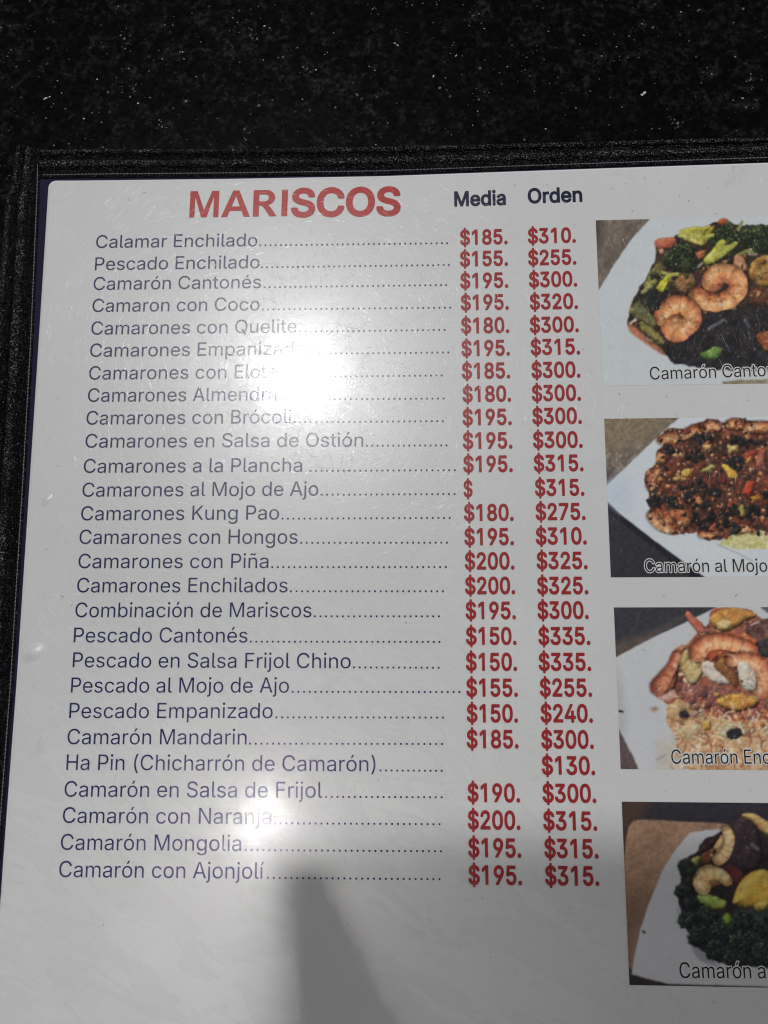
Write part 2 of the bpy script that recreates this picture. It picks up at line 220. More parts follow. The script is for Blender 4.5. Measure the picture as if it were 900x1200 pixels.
    '-10,-20,-12,-17,-16,-14,-16,-9,-20,-6,-20,-2|reg;e;404;207,-7,31,0,24,5,20,6,20,10,32,23,12,14,12,20,6,14,-2,3,-56,13,-11,-20,-9,-9,-12,-10,-20,-11,-16,-4,-24,-2,-24,1,-20,5,-20,8,'
    '-13,10,-18,20,-9,13,-8,20,-4,27,-1,12,1,2,268,0,5,2,0,20,-1,36,-6,28,-7,24,-9,20,-14,20,-29,28,-23,13,-36,13,-40,3,-36,-2,-28,-8,-28,-14,-24,-19,-20,-22,-16,-27,-10,-29,-8,-32,-2,-'
    '36,3,-36,8,-36,12,-28,13,-22,20,-23,28,-21,28,-12,32,-8;98,215,-1,2,0,8,12,36,21,29,16,12,16,9,20,5,24,2,20,-1,20,-5,16,-9,13,-10,22,-32,7,-20,4,-24,-6,-4|reg;g;425;201,-145,37,1,2'
    '8,5,28,9,20,11,20,14,16,19,13,21,7,28,2,28,0,372,-2,2,-56,0,-1,-2,0,-52,-3,-3,-4,2,-28,34,-24,15,-16,6,-20,5,-24,0,-28,-1,-28,-8,-28,-14,-20,-17,-17,-19,-18,-28,-12,-28,-7,-32,-2,-'
    '40,2,-32,6,-32,13,-32,16,-24,19,-22,24,-16,24,-12,28,-6,48,-1,24,5,28,12,20,16,20,26,5,-2,0,-68,-3,-28,-11,-24,-15,-15,-20,-11,-28,-9,-28,-2,-36,4,-16,5,-20,12,-12,9,-20,23,-4,0,-4'
    '5,-24,0,-4,5,-11,12,-14,12,-12,28,-19,24,-10,20,-5;186,59,-24,5,-16,9,-16,13,-13,17,-15,36,-4,20,-2,28,2,24,5,24,14,36,12,16,13,12,20,11,20,7,24,1,20,-1,20,-6,16,-9,16,-13,14,-18,1'
    '5,-36,3,-20,2,-28,-1,-28,-4,-20,-8,-24,-19,-28,-14,-13,-20,-10,-20,-5,-20,-2|reg;h;410;53,0,61,0,0,220,1,20,4,16,7,16,19,24,16,10,28,10,20,1,24,-2,24,-9,16,-13,12,-16,7,-21,4,-32,1'
    ',-224,56,0,2,0,2,4,0,228,-2,28,-4,24,-9,24,-14,20,-15,15,-19,13,-41,13,-24,1,-32,-2,-23,-8,-21,-10,-20,-18,-16,-22,-3,6,-1,193,-60,-1|reg;i;166;53,0,61,0,-1,365,-60,-1;74,436,19,0,'
    '12,5,15,15,5,12,0,24,-5,12,-7,8,-8,6,-20,6,-16,-3,-16,-10,-7,-11,-5,-20,2,-12,5,-12,13,-14|reg;j;166;-10,-138,40,3,16,3,20,8,15,10,11,12,10,16,6,16,4,20,2,24,0,388,-4,4,-52,0,-4,-1'
    ',-1,-3,0,-388,-2,-16,-6,-20,-5,-8,-10,-7,-12,-5,-28,-4;68,438,14,-3,12,1,8,4,12,9,10,17,1,24,-5,12,-10,12,-16,8,-12,2,-20,-6,-10,-8,-9,-16,-2,-16,2,-12,11,-18|reg;l;189;133,-2,28,1'
    ',18,3,1,4,-11,46,-24,-2,-18,4,-8,8,-5,16,0,428,-5,3,-52,0,-4,-3,0,-424,2,-24,8,-24,12,-16,14,-9,20,-8|reg;m;610;53,0,61,0,0,228,1,20,4,16,8,16,18,21,24,13,28,4,24,-2,20,-8,12,-8,10'
    ',-12,9,-20,2,-20,0,-244,3,-4,57,0,1,236,2,20,8,24,9,12,11,11,20,11,32,4,20,0,20,-7,12,-7,15,-16,9,-20,3,-24,1,-244,58,0,2,4,0,244,-2,24,-5,24,-9,20,-15,20,-13,13,-16,10,-20,8,-20,5'
    ',-40,0,-36,-10,-30,-18,-23,-24,-11,-20,-13,28,-19,22,-20,13,-20,6,-28,3,-32,-4,-28,-13,-14,-11,-12,-12,-18,-29,-2,61,-2,2,-56,-1|reg;n;409;53,0,61,0,0,220,1,20,4,16,7,16,19,24,16,1'
    '0,28,10,20,1,24,-2,24,-9,16,-13,12,-16,7,-21,4,-32,1,-224,58,0,2,4,0,224,-2,32,-5,28,-8,20,-14,20,-16,16,-19,13,-40,12,-28,1,-24,-1,-27,-9,-23,-12,-18,-16,-17,-24,-3,-6,-2,62,-2,2,'
    '-56,-2|reg;o;415;202,-7,40,3,28,7,28,12,28,22,17,20,15,24,12,28,9,36,2,36,-2,36,-9,36,-11,28,-15,24,-21,24,-25,19,-28,13,-28,7,-36,3,-32,-2,-32,-9,-28,-15,-21,-16,-19,-20,-18,-28,-'
    '11,-28,-8,-36,-3,-36,3,-36,7,-32,13,-32,17,-28,20,-20,24,-18,28,-13,28,-7;206,44,-24,4,-20,5,-16,10,-16,14,-11,16,-11,20,-6,24,-6,44,5,44,7,24,10,20,11,16,17,15,16,9,20,7,24,2,24,-'
    '1,20,-7,20,-11,16,-14,12,-18,16,-38,4,-24,1,-24,-1,-24,-4,-24,-16,-38,-12,-16,-16,-15,-19,-11,-21,-6|reg;p;424;53,-138,61,0,0,188,0,4,3,3,28,-35,28,-18,16,-7,20,-4,48,1,32,10,24,12'
    ',20,15,21,23,14,24,12,32,8,36,2,36,-2,36,-7,32,-11,32,-17,27,-19,21,-25,20,-24,11,-28,8,-32,1,-36,-4,-20,-7,-20,-15,-12,-10,-20,-26,-5,2,0,52,-3,4,-52,0,-4,-2;209,46,-12,1,-16,5,-1'
    '8,10,-15,12,-12,16,-11,20,-7,24,-4,24,0,48,4,24,7,24,8,17,16,19,12,11,16,9,20,6,24,2,20,-1,21,-7,19,-11,12,-10,12,-16,11,-23,7,-20,4,-24,0,-48,-4,-24,-7,-20,-10,-20,-13,-17,-16,-14'
    ',-16,-10,-20,-6|reg;r;259;53,0,61,0,0,228,2,20,9,24,9,12,11,11,12,8,16,7,32,4,36,-3,2,5,0,52,-2,2,-28,2,-20,-2,-24,-7,-16,-8,-16,-13,-12,-14,-12,-18,-2,54,-2,2,-56,-2|reg;s;365;171'
    ',-7,37,0,28,5,24,8,20,11,16,12,16,17,12,19,5,20,2,20,-3,20,-7,20,-15,20,-18,14,-28,14,-88,22,-36,12,-14,10,-7,8,-4,8,-2,12,2,16,9,15,12,11,12,6,24,7,20,1,20,-1,20,-7,15,-8,9,-10,16'
    ',-27,55,13,-5,16,-9,16,-12,16,-12,12,-33,19,-20,6,-20,4,-52,-1,-24,-4,-40,-17,-16,-12,-15,-15,-9,-16,-7,-20,-2,-20,3,-24,7,-20,15,-20,16,-13,28,-14,32,-10,81,-19,23,-12,10,-12,6,-2'
    '0,-3,-16,-6,-12,-15,-13,-16,-8,-24,-7,-24,-2,-20,2,-20,5,-16,8,-15,15,-8,12,-6,16,-3,2,-52,-11,-3,-3,5,-20,8,-16,12,-16,14,-14,16,-11,20,-9,24,-6|reg;t;227;164,-3,30,1,16,4,2,3,-10'
    ',45,-4,1,-28,-3,-16,2,-16,7,-8,12,-4,28,0,216,4,3,72,0,2,5,0,44,-74,1,-4,2,0,97,-4,2,-56,-1,-1,-1,0,-96,-3,-3,-56,-1,0,-48,56,-2,3,-2,0,-224,3,-28,9,-20,15,-20,22,-15,24,-7|reg;u;4'
    '10;177,-4,32,1,24,8,22,11,22,18,19,26,1,5,1,-61,3,-4,52,0,4,4,0,356,0,4,-4,2,-52,0,-5,-2,0,-216,-1,-20,-11,-32,-10,-16,-9,-9,-16,-11,-20,-8,-28,-4,-28,4,-20,8,-16,12,-11,16,-10,24,'
    '-2,28,0,224,-5,2,-52,0,-4,-2,0,-232,1,-28,6,-24,10,-24,11,-17,16,-17,17,-10,19,-9,24,-6|reg;z;380;42,0,297,0,-1,53,-208,1,-4,2,205,260,2,4,-1,44,-2,2,-280,0,-1,-2,-1,-48,2,-4,196,0'
    ',4,0,4,-4,-212,-263|reg;é;404;207,-7,31,0,24,5,20,6,20,10,32,23,12,14,12,20,6,14,-2,3,-56,13,-11,-20,-9,-9,-12,-10,-20,-11,-16,-4,-24,-2,-24,1,-20,5,-20,8,-13,10,-18,20,-9,13,-8,20'
    ',-4,27,-1,12,1,2,268,0,5,2,0,20,-1,36,-6,28,-7,24,-9,20,-14,20,-29,28,-23,13,-36,13,-40,3,-36,-2,-28,-8,-28,-14,-24,-19,-20,-22,-16,-27,-10,-29,-8,-32,-2,-36,3,-36,8,-36,12,-28,13,'
    '-22,20,-23,28,-21,28,-12,32,-8;98,215,-1,2,0,8,12,36,21,29,16,12,16,9,20,5,24,2,20,-1,20,-5,16,-9,13,-10,22,-32,7,-20,4,-24,-6,-4;177,421,50,0,63,104,1,4,-65,0|reg;í;166;53,0,61,0,'
    '-1,365,-60,-1;57,420,49,0,65,108,-66,0|reg;ñ;409;53,0,61,0,0,220,1,20,4,16,7,16,19,24,16,10,28,10,20,1,24,-2,24,-9,16,-13,12,-16,7,-21,4,-32,1,-224,58,0,2,4,0,224,-2,32,-5,28,-8,20'
    ',-14,20,-16,16,-19,13,-40,12,-28,1,-24,-1,-27,-9,-23,-12,-18,-16,-17,-24,-3,-6,-2,62,-2,2,-56,-2;241,440,8,-1,16,2,12,7,12,12,8,16,4,16,3,20,-3,5,-38,-1,-4,-16,-4,-8,-5,-4,-5,0,-20'
    ',4,-44,23,-12,3,-24,-2,-14,-8,-11,-12,-7,-16,-5,-20,-2,-16,3,-3,36,0,4,2,4,18,6,7,6,3,16,-5,44,-23|reg;ó;415;202,-7,40,3,28,7,28,12,28,22,17,20,15,24,12,28,9,36,2,36,-2,36,-9,36,-1'
    '1,28,-15,24,-21,24,-25,19,-28,13,-28,7,-36,3,-32,-2,-32,-9,-28,-15,-21,-16,-19,-20,-18,-28,-11,-28,-8,-36,-3,-36,3,-36,7,-32,13,-32,17,-28,20,-20,24,-18,28,-13,28,-7;206,44,-24,4,-'
    '20,5,-16,10,-16,14,-11,16,-11,20,-6,24,-6,44,5,44,7,24,10,20,11,16,17,15,16,9,20,7,24,2,24,-1,20,-7,20,-11,16,-14,12,-18,16,-38,4,-24,1,-24,-1,-24,-4,-24,-16,-38,-12,-16,-16,-15,-1'
    '9,-11,-21,-6;181,421,50,0,63,104,1,4,-65,0,-4,-4|reg;SP;188|bold;M;628;52,-24,72,-1,13,5,9,12,1,280,1,6,116,-290,8,-9,8,-3,8,-1,56,0,12,5,8,8,112,286,3,-10,1,-272,8,-12,12,-5,68,0,'
    '8,1,8,5,6,7,3,12,0,508,-3,12,-6,8,-8,5,-8,1,-92,0,-12,-3,-8,-7,-127,-328,-13,-36,-4,2,-140,362,-12,9,-12,1,-92,0,-8,-3,-8,-7,-4,-8,-1,-8,0,-508,1,-8,4,-7|bold;e;404;194,-31,44,-1,2'
    '8,5,28,9,40,23,20,17,13,15,12,20,10,24,1,8,-2,8,-6,9,-8,5,-64,15,-8,0,-12,-5,-18,-28,-18,-14,-16,-6,-12,-2,-32,0,-28,8,-16,12,-9,10,-8,12,-7,16,-1,8,1,1,248,0,14,7,6,8,2,8,-1,60,-6'
    ',32,-9,28,-10,24,-16,22,-16,18,-18,16,-22,13,-24,10,-20,6,-28,5,-56,-1,-36,-10,-32,-16,-28,-21,-23,-26,-17,-28,-14,-36,-9,-40,-2,-40,3,-36,7,-32,14,-36,19,-32,22,-25,32,-23,32,-14,'
    '36,-9;130,238,-2,3,10,19,11,13,9,7,16,9,32,4,28,-4,16,-8,18,-20,7,-12,2,-8,-3,-3|bold;d;424;172,-31,46,-1,24,5,20,8,24,15,8,-13,12,-7,68,-1,14,6,8,12,1,516,-3,12,-12,10,-12,3,-64,-'
    '1,-10,-4,-7,-8,-3,-12,0,-136,-4,-2,-20,12,-16,6,-28,6,-24,1,-32,-3,-36,-9,-32,-18,-22,-17,-21,-24,-19,-32,-12,-32,-9,-40,-2,-40,2,-36,8,-40,14,-36,20,-32,17,-21,24,-19,36,-18,28,-9'
    ';186,72,-14,5,-13,8,-12,12,-8,12,-13,31,-3,21,-2,20,2,24,9,40,7,12,11,15,20,14,16,6,20,1,16,-1,16,-6,20,-13,18,-28,9,-40,2,-24,-2,-24,-9,-36,-8,-16,-10,-14,-20,-14,-16,-5,-16,-1|bo'
    'ld;i;166;45,-24,72,-1,8,3,8,6,6,12,0,372,-2,8,-6,8,-14,7,-72,-1,-12,-9,-5,-13,0,-368,1,-8,4,-7;67,412,18,-2,12,2,20,7,12,10,10,11,10,20,2,20,-1,16,-8,20,-14,16,-11,8,-16,6,-20,3,-1'
    '6,-3,-16,-7,-12,-8,-11,-15,-8,-20,-2,-20,3,-16,7,-16,9,-12,14,-12|bold;a;389;142,-32,20,-2,40,5,24,8,24,12,4,-1,8,-10,12,-5,64,0,14,5,9,12,1,8,0,244,-2,28,-6,24,-12,27,-10,17,-15,1'
    '6,-35,22,-20,8,-36,7,-36,2,-44,-4,-40,-12,-28,-15,-16,-11,-16,-16,-16,-21,-13,-28,-1,-8,2,-8,10,-12,70,-21,8,1,8,4,8,8,9,16,15,13,12,6,20,6,20,1,24,-3,19,-11,7,-12,2,-21,-132,-19,-'
    '36,-12,-16,-8,-16,-10,-16,-13,-13,-17,-9,-20,-7,-40,2,-28,8,-28,14,-24,13,-18,16,-13,24,-14,28,-10;146,71,-19,9,-9,12,0,16,3,8,5,5,20,10,32,6,73,11,-1,-24,-4,-12,-9,-16,-11,-11,-20'
    ',-10,-16,-4,-20,-2|bold;O;533;251,-31,17,-1,44,4,44,11,40,20,39,30,28,32,22,36,17,44,13,56,3,52,-3,56,-11,49,-18,47,-26,41,-28,31,-36,29,-40,19,-40,11,-48,5,-52,-5,-40,-12,-36,-17,'
    '-38,-30,-29,-32,-25,-40,-19,-48,-10,-48,-4,-56,4,-52,10,-52,18,-44,25,-41,32,-35,36,-27,40,-19,40,-11;236,81,-16,5,-20,10,-20,15,-19,22,-13,21,-10,27,-7,36,-3,36,3,40,6,32,11,28,14'
    ',24,18,21,20,15,20,9,20,6,28,3,24,-3,24,-6,20,-11,16,-12,19,-22,13,-21,12,-31,7,-32,2,-40,-2,-36,-8,-36,-10,-28,-15,-24,-18,-19,-16,-12,-20,-11,-24,-7,-28,-2|bold;r;259;45,-24,72,-'
    '1,12,5,7,8,3,12,0,228,3,20,11,20,20,15,8,3,24,3,40,-3,9,2,9,8,5,12,0,64,-4,12,-11,9,-8,2,-32,2,-28,-3,-24,-7,-24,-13,-8,10,-12,6,-68,0,-12,-5,-7,-9,-2,-12,0,-364,1,-8,4,-7|bold;n;4'
    '09;45,-24,72,-1,12,5,7,8,3,12,0,220,4,28,6,15,16,16,20,10,24,3,20,-2,16,-7,9,-7,9,-12,5,-16,3,-24,0,-224,3,-12,11,-11,12,-2,64,0,8,3,8,8,5,14,0,232,-2,32,-7,32,-12,28,-14,20,-16,16'
    ',-22,17,-28,11,-24,6,-28,1,-36,-2,-28,-9,-28,-14,-8,14,-8,5,-8,2,-64,-1,-8,-2,-8,-8,-4,-8,-1,-8,0,-364,1,-8,4,-7|bold;$;446;194,-98,52,-1,13,5,7,8,3,8,1,47,32,7,32,13,28,15,24,20,2'
    '1,26,14,24,10,36,2,28,-2,28,-13,41,-16,23,-28,28,-19,12,-33,17,-49,15,-4,4,0,116,1,3,16,-8,16,-15,7,-12,6,-24,11,-11,12,-2,64,0,8,2,8,5,5,6,3,8,-3,32,-9,28,-19,32,-18,20,-23,18,-28'
    ',17,-28,10,-29,7,-1,52,-8,12,-14,6,-48,0,-12,-6,-6,-8,-3,-8,0,-48,-3,-3,-16,-3,-32,-12,-28,-16,-23,-18,-20,-24,-14,-24,-12,-36,-2,-32,5,-36,12,-32,6,-8,19,-24,29,-22,36,-18,42,-16,'
    '1,-128,-3,-3,-12,5,-18,14,-8,12,-11,36,-8,8,-11,4,-68,0,-8,-1,-8,-5,-7,-10,-2,-8,5,-37,10,-27,14,-26,24,-28,22,-18,30,-16,32,-11,24,-5,3,-4,1,-48,4,-8;270,81,-1,5,0,96,1,5,16,-5,20'
    ',-13,10,-11,5,-20,-5,-20,-8,-12,-18,-15;174,333,-16,10,-11,11,-5,8,-2,12,3,16,6,12,9,11,16,11,3,-6,0,-80|bold;0;453;213,-31,15,-1,40,5,36,11,36,21,28,28,24,36,16,36,11,40,9,56,2,52'
    ',-2,56,-8,52,-13,44,-16,36,-23,34,-32,30,-32,20,-36,11,-40,5,-44,-5,-36,-11,-32,-20,-32,-31,-22,-33,-16,-36,-13,-44,-8,-52,-2,-52,2,-56,8,-52,12,-44,19,-42,21,-30,31,-30,32,-19,36,'
    '-11;208,77,-16,6,-12,9,-11,13,-12,20,-9,24,-8,32,-4,32,-2,40,2,40,4,36,7,28,9,24,12,20,12,16,12,9,16,6,20,3,16,-3,12,-4,16,-11,14,-16,12,-20,8,-24,8,-32,5,-72,-2,-36,-4,-36,-6,-28,'
    '-10,-28,-13,-20,-15,-16,-9,-6,-14,-6,-18,-2|bold;1;453;204,-24,10,-1,68,1,12,7,7,13,0,512,-1,8,-6,10,-8,6,-8,2,-80,0,-12,-3,-116,-85,-7,-10,-2,-8,1,-76,6,-12,14,-7,8,0,9,3,87,64,1,'
    '-400,1,-8,4,-8|bold;2;453;56,-24,8,-1,324,0,12,3,11,10,3,12,0,60,-5,12,-9,7,-12,3,-172,0,-5,2,101,108,44,52,30,44,15,40,5,44,-3,32,-8,28,-12,24,-19,26,-20,19,-28,19,-32,12,-28,6,-2'
    '8,3,-36,-3,-32,-7,-28,-12,-28,-18,-21,-21,-20,-28,-12,-28,-7,-28,-3,-32,1,-8,3,-8,11,-9,8,-2,64,0,12,4,10,11,5,36,13,24,16,13,24,8,16,2,24,-4,24,-11,12,-12,7,-12,4,-24,-1,-16,-6,-2'
    '0,-24,-36,-221,-240,-4,-12,0,-52,5,-12|bold;3;453;196,-31,24,-1,36,3,32,7,32,12,28,17,24,21,20,25,14,28,9,32,3,32,-2,28,-9,32,-14,28,-21,28,-24,21,-32,18,-41,13,119,136,3,12,0,52,-'
    '6,12,-11,8,-8,1,-304,0,-12,-5,-10,-12,-1,-8,0,-60,5,-12,10,-8,8,-2,164,0,3,-2,-99,-112,-4,-12,0,-56,5,-12,11,-8,76,-4,20,-4,20,-6,20,-14,11,-16,8,-24,0,-28,-3,-12,-7,-12,-17,-15,-2'
    '4,-10,-16,-4,-32,0,-32,7,-20,13,-12,17,-10,32,-6,7,-8,4,-76,1,-8,-3,-6,-5,-5,-8,-2,-8,5,-36,10,-28,16,-28,22,-22,24,-19,28,-13,28,-10|bold;4;453;274,-24,70,-1,14,5,7,8,3,8,0,82,4,2'
    ',48,1,12,8,4,7,2,8,0,60,-6,15,-8,6,-8,3,-48,0,0,132,-2,8,-6,8,-12,6,-68,1,-12,-4,-8,-9,-3,-14,-1,-128,-104,0,182,312,2,12,-4,10,-8,8,-12,4,-68,0,-8,-2,-9,-8,-208,-352,-4,-12,0,-60,'
    '6,-12,11,-7,224,-2,1,-83,5,-12|bold;5;453;200,-31,20,-1,36,3,32,8,34,14,26,20,24,24,20,28,12,28,9,36,3,32,-1,28,-4,24,-9,28,-10,21,-28,39,-20,18,-20,14,-20,11,-24,8,-52,7,-40,-5,-2'
    '0,-6,-3,1,8,72,1,4,2,2,192,0,15,6,6,8,2,8,0,64,-7,13,-12,7,-276,1,-14,-5,-10,-12,-30,-260,1,-12,4,-8,13,-8,68,-8,12,3,24,16,24,8,28,4,20,-2,24,-9,16,-12,16,-20,9,-28,2,-20,-2,-16,-'
    '3,-16,-8,-16,-14,-17,-12,-10,-28,-10,-16,-1,-24,3,-12,4,-11,7,-13,13,-8,11,-6,24,-4,8,-14,9,-72,1,-12,-5,-6,-9,-3,-12,3,-28,10,-28,15,-28,17,-21,23,-19,25,-16,32,-13|bold;6;453;211'
    ',-31,17,-1,32,3,32,8,28,12,28,19,23,23,19,28,12,28,9,32,3,36,-3,36,-7,28,-11,28,-18,28,-23,23,-25,17,-27,11,-28,8,-32,3,-3,2,107,156,3,8,-1,12,-6,9,-12,7,-80,1,-8,-3,-7,-6,-143,-21'
    '2,-20,-36,-13,-28,-16,-56,-2,-32,2,-32,7,-32,14,-36,18,-25,24,-25,28,-19,28,-13,32,-8;224,73,-12,2,-16,5,-16,9,-12,12,-8,12,-9,28,0,32,9,29,8,12,16,14,12,6,16,5,28,0,16,-5,16,-9,12'
    ',-12,8,-12,5,-12,4,-16,0,-32,-4,-16,-5,-12,-16,-21,-24,-14|bold;7;453;89,-24,77,-1,12,4,9,9,227,452,2,8,0,64,-5,12,-9,7,-12,3,-328,0,-12,-3,-10,-11,-3,-12,0,-60,5,-12,12,-8,8,-1,21'
    '6,0,5,-3,-210,-416,-1,-12,3,-8,7,-8|bold;8;453;202,-31,22,-1,36,2,32,6,36,13,28,16,25,20,19,24,12,22,11,34,3,28,-7,48,-9,24,-12,20,-14,19,-24,21,-2,4,21,24,15,24,10,32,3,32,-3,28,-'
    '7,28,-14,24,-15,20,-26,24,-26,16,-24,10,-36,8,-32,2,-28,-2,-32,-7,-28,-11,-28,-17,-20,-17,-18,-22,-13,-24,-9,-32,-3,-28,3,-32,9,-28,16,-28,21,-24,-2,-4,-24,-20,-14,-20,-12,-20,-8,-'
    '24,-6,-24,-1,-24,2,-28,10,-32,16,-28,17,-20,24,-20,28,-16,32,-12;196,77,-20,7,-12,7,-12,11,-8,14,-4,21,1,12,5,16,10,17,26,19,26,8,16,1,20,-1,16,-4,12,-5,21,-15,13,-20,6,-24,-4,-24,'
    '-12,-19,-20,-14,-28,-8,-24,-2;204,317,-16,6,-9,6,-11,12,-7,12,-2,12,0,20,2,12,7,12,12,13,20,9,12,3,28,0,12,-3,20,-9,13,-13,8,-20,0,-28,-9,-19,-12,-13,-20,-11,-24,-3|bold;9;453;122,'
    '-24,78,-1,12,3,8,6,140,208,23,40,13,28,10,28,5,28,3,28,-2,36,-8,36,-13,28,-19,28,-22,24,-29,20,-29,14,-32,8,-36,3,-32,-3,-36,-10,-28,-14,-28,-19,-20,-22,-16,-23,-15,-34,-8,-32,-2,-'
    '32,2,-32,8,-36,15,-32,14,-20,19,-20,27,-20,32,-14,28,-6,28,-2,4,-2,-108,-156,-3,-8,1,-12,6,-10;224,268,-12,2,-24,8,-20,17,-8,12,-5,13,-5,32,2,19,7,21,9,16,8,8,12,9,20,8,32,1,16,-5,'
    '12,-6,16,-15,7,-12,7,-16,3,-12,0,-36,-3,-12,-6,-12,-6,-12,-10,-10,-23,-14|bold;.;188;79,-28,15,-1,16,1,20,7,16,13,8,10,11,22,1,16,-1,16,-8,20,-11,14,-12,10,-20,9,-20,3,-16,-2,-16,-'
    '6,-16,-12,-10,-12,-9,-20,-2,-20,1,-16,8,-20,12,-14,12,-9|bold;SP;188|ring;c;395;178,-43,28,-3,44,4,24,5,40,18,32,23,24,26,15,23,16,40,-3,20,-16,18,-76,20,-16,-3,-12,-7,-24,-41,-15,'
    '-11,-14,-4,-19,-2,-28,5,-17,13,-12,16,-13,48,3,52,12,32,8,12,19,14,28,5,32,-6,18,-13,21,-36,21,-10,80,18,12,9,8,15,2,16,-10,26,-16,30,-20,23,-28,23,-24,13,-32,12,-40,8,-60,-2,-36,-'
    '8,-36,-17,-28,-21,-28,-29,-21,-34,-14,-36,-8,-40,-3,-44,11,-72,15,-40,17,-28,27,-30,32,-25,36,-16|ring;C;510;240,-43,52,-1,36,6,52,17,42,26,26,23,32,43,16,30,15,56,-7,24,-20,15,-88'
    ',0,-19,-15,-14,-36,-21,-28,-30,-18,-44,-8,-28,3,-32,12,-20,15,-17,20,-21,44,-6,32,-3,36,3,36,6,32,11,28,23,34,20,17,20,10,40,8,28,-2,24,-8,36,-27,15,-28,10,-28,23,-14,80,0,20,10,9,'
    '16,1,20,-17,56,-28,48,-22,24,-39,31,-28,15,-52,17,-56,6,-52,-5,-44,-13,-40,-18,-40,-32,-28,-31,-28,-46,-20,-47,-10,-53,-4,-52,4,-60,11,-52,19,-48,25,-40,32,-36,39,-30,44,-21|ring;A'
    ';479;3,-36,85,-2,23,10,9,12,44,120,152,0,44,-120,9,-12,13,-8,86,-2,16,7,14,15,3,16,-4,16,-185,504,-8,14,-12,9,-16,4,-80,0,-16,-7,-14,-16,-186,-512,-2,-16,3,-12,9,-12;212,237,-2,3,2'
    '6,79,4,3,28,-83|ring;t;227;141,-39,53,-2,28,6,19,12,9,16,0,16,-11,52,-8,16,-13,9,-12,4,-40,-3,-2,10,1,180,49,2,20,14,8,20,-1,60,-7,16,-16,12,-53,4,-1,68,-6,13,-9,11,-19,7,-72,0,-20'
    ',-10,-10,-17,-1,-72,-37,-5,-11,-7,-8,-12,-3,-12,1,-60,5,-14,12,-12,12,-5,29,-1,0,-188,4,-36,11,-29,24,-31,24,-17|ring;E;418;47,-36,329,-2,20,6,12,12,5,16,0,64,-5,16,-16,15,-16,4,-2'
    '13,1,1,94,196,1,16,7,13,14,4,16,0,60,-5,16,-8,10,-24,10,-192,0,-1,88,209,2,20,6,13,12,5,20,-1,64,-5,13,-12,12,-20,6,-312,0,-20,-5,-13,-14,-5,-20,0,-508,6,-21|ring;m;610;40,-36,81,-'
    '1,16,7,12,14,3,16,1,244,7,16,9,11,28,9,24,-4,14,-16,1,-264,5,-15,8,-10,20,-9,68,0,16,5,15,13,5,20,1,248,7,16,8,9,28,7,28,-6,11,-18,2,-256,5,-20,14,-13,16,-5,68,0,20,9,9,9,5,16,0,25'
    '2,-9,60,-26,48,-23,22,-22,14,-54,17,-48,0,-25,-5,-43,-18,-24,-17,-40,28,-28,10,-32,3,-44,-5,-36,-15,-12,10,-16,4,-64,0,-20,-9,-9,-11,-5,-16,0,-368,6,-21|ring;o;415;178,-43,28,-3,36'
    ',3,40,10,36,16,28,21,27,29,20,32,14,36,10,40,-1,84,-8,36,-13,32,-21,35,-25,29,-31,23,-36,17,-36,9,-40,3,-40,-3,-36,-10,-36,-18,-27,-21,-29,-32,-17,-28,-12,-32,-9,-40,-4,-44,4,-44,9'
    ',-40,13,-32,17,-28,27,-30,32,-25,36,-16;194,84,-28,12,-21,29,-9,40,0,36,7,32,16,28,16,12,15,6,32,0,25,-10,19,-23,14,-45,0,-40,-13,-44,-17,-20,-27,-12|ring;ó;415;178,-43,28,-3,44,4,'
    '36,10,36,17,28,22,26,30,19,32,21,68,3,44,-3,44,-10,40,-15,36,-17,28,-28,30,-28,21,-52,24,68,117,0,16,-5,12,-11,11,-12,6,-80,1,-24,-10,-9,-12,-48,-112,-2,-12,3,-20,-48,-20,-32,-25,-'
    '24,-25,-18,-30,-18,-44,-7,-36,-3,-44,11,-72,15,-41,23,-35,50,-44,35,-18;194,84,-28,12,-21,29,-9,40,0,36,7,32,16,28,16,12,15,6,32,0,25,-10,19,-23,14,-45,0,-40,-13,-44,-17,-20,-27,-1'
    '2|ring;h;410;40,-36,81,-1,16,7,12,14,3,16,1,236,5,16,11,14,28,13,28,-2,12,-4,13,-13,6,-16,2,-244,7,-22,12,-11,12,-4,72,-1,22,10,12,24,0,240,-8,60,-13,32,-37,45,-24,16,-28,11,-28,7,'
    '-32,2,-32,-3,-40,-13,-2,123,-11,20,-23,11,-76,-2,-18,-13,-8,-20,0,-516,8,-20|ring;P;444;47,-36,85,-1,14,5,12,12,5,20,1,147,112,3,44,10,32,15,28,19,24,25,20,29,21,68,0,64,-8,32,-14,'
    '36,-19,28,-24,24,-30,20,-38,16,-76,11,-180,0,-16,-5,-13,-14,-5,-20,0,-508,6,-21;164,280,0,134,88,-1,24,-7,18,-14,11,-28,0,-28,-6,-24,-11,-16,-20,-11,-16,-3|ring;M;628;47,-36,81,-1,'
    '16,6,13,15,3,16,0,213,91,-229,17,-18,16,-4,60,0,16,5,12,9,92,232,2,-208,5,-20,13,-13,16,-5,72,0,24,13,8,13,2,12,0,508,-3,16,-9,12,-22,11,-96,0,-16,-3,-14,-12,-130,-332,-4,1,-132,33'
    '3,-12,9,-16,4,-96,0,-24,-12,-7,-11,-3,-16,0,-508,6,-21|ring;j;166;-23,-174,29,-2,48,7,48,23,20,20,13,20,14,48,3,28,0,396,-9,24,-22,16,21,18,17,26,4,16,0,28,-10,28,-15,19,-20,13,-28'
    ',7,-28,-2,-32,-16,-16,-21,-9,-24,-2,-24,5,-24,18,-28,20,-16,-22,-16,-9,-20,-2,-408,-3,-6,-40,-7,-11,-11,-6,-16,0,-68,7,-16|ring;d;424;159,-43,63,-1,28,6,32,15,12,-10,12,-4,68,-1,20'
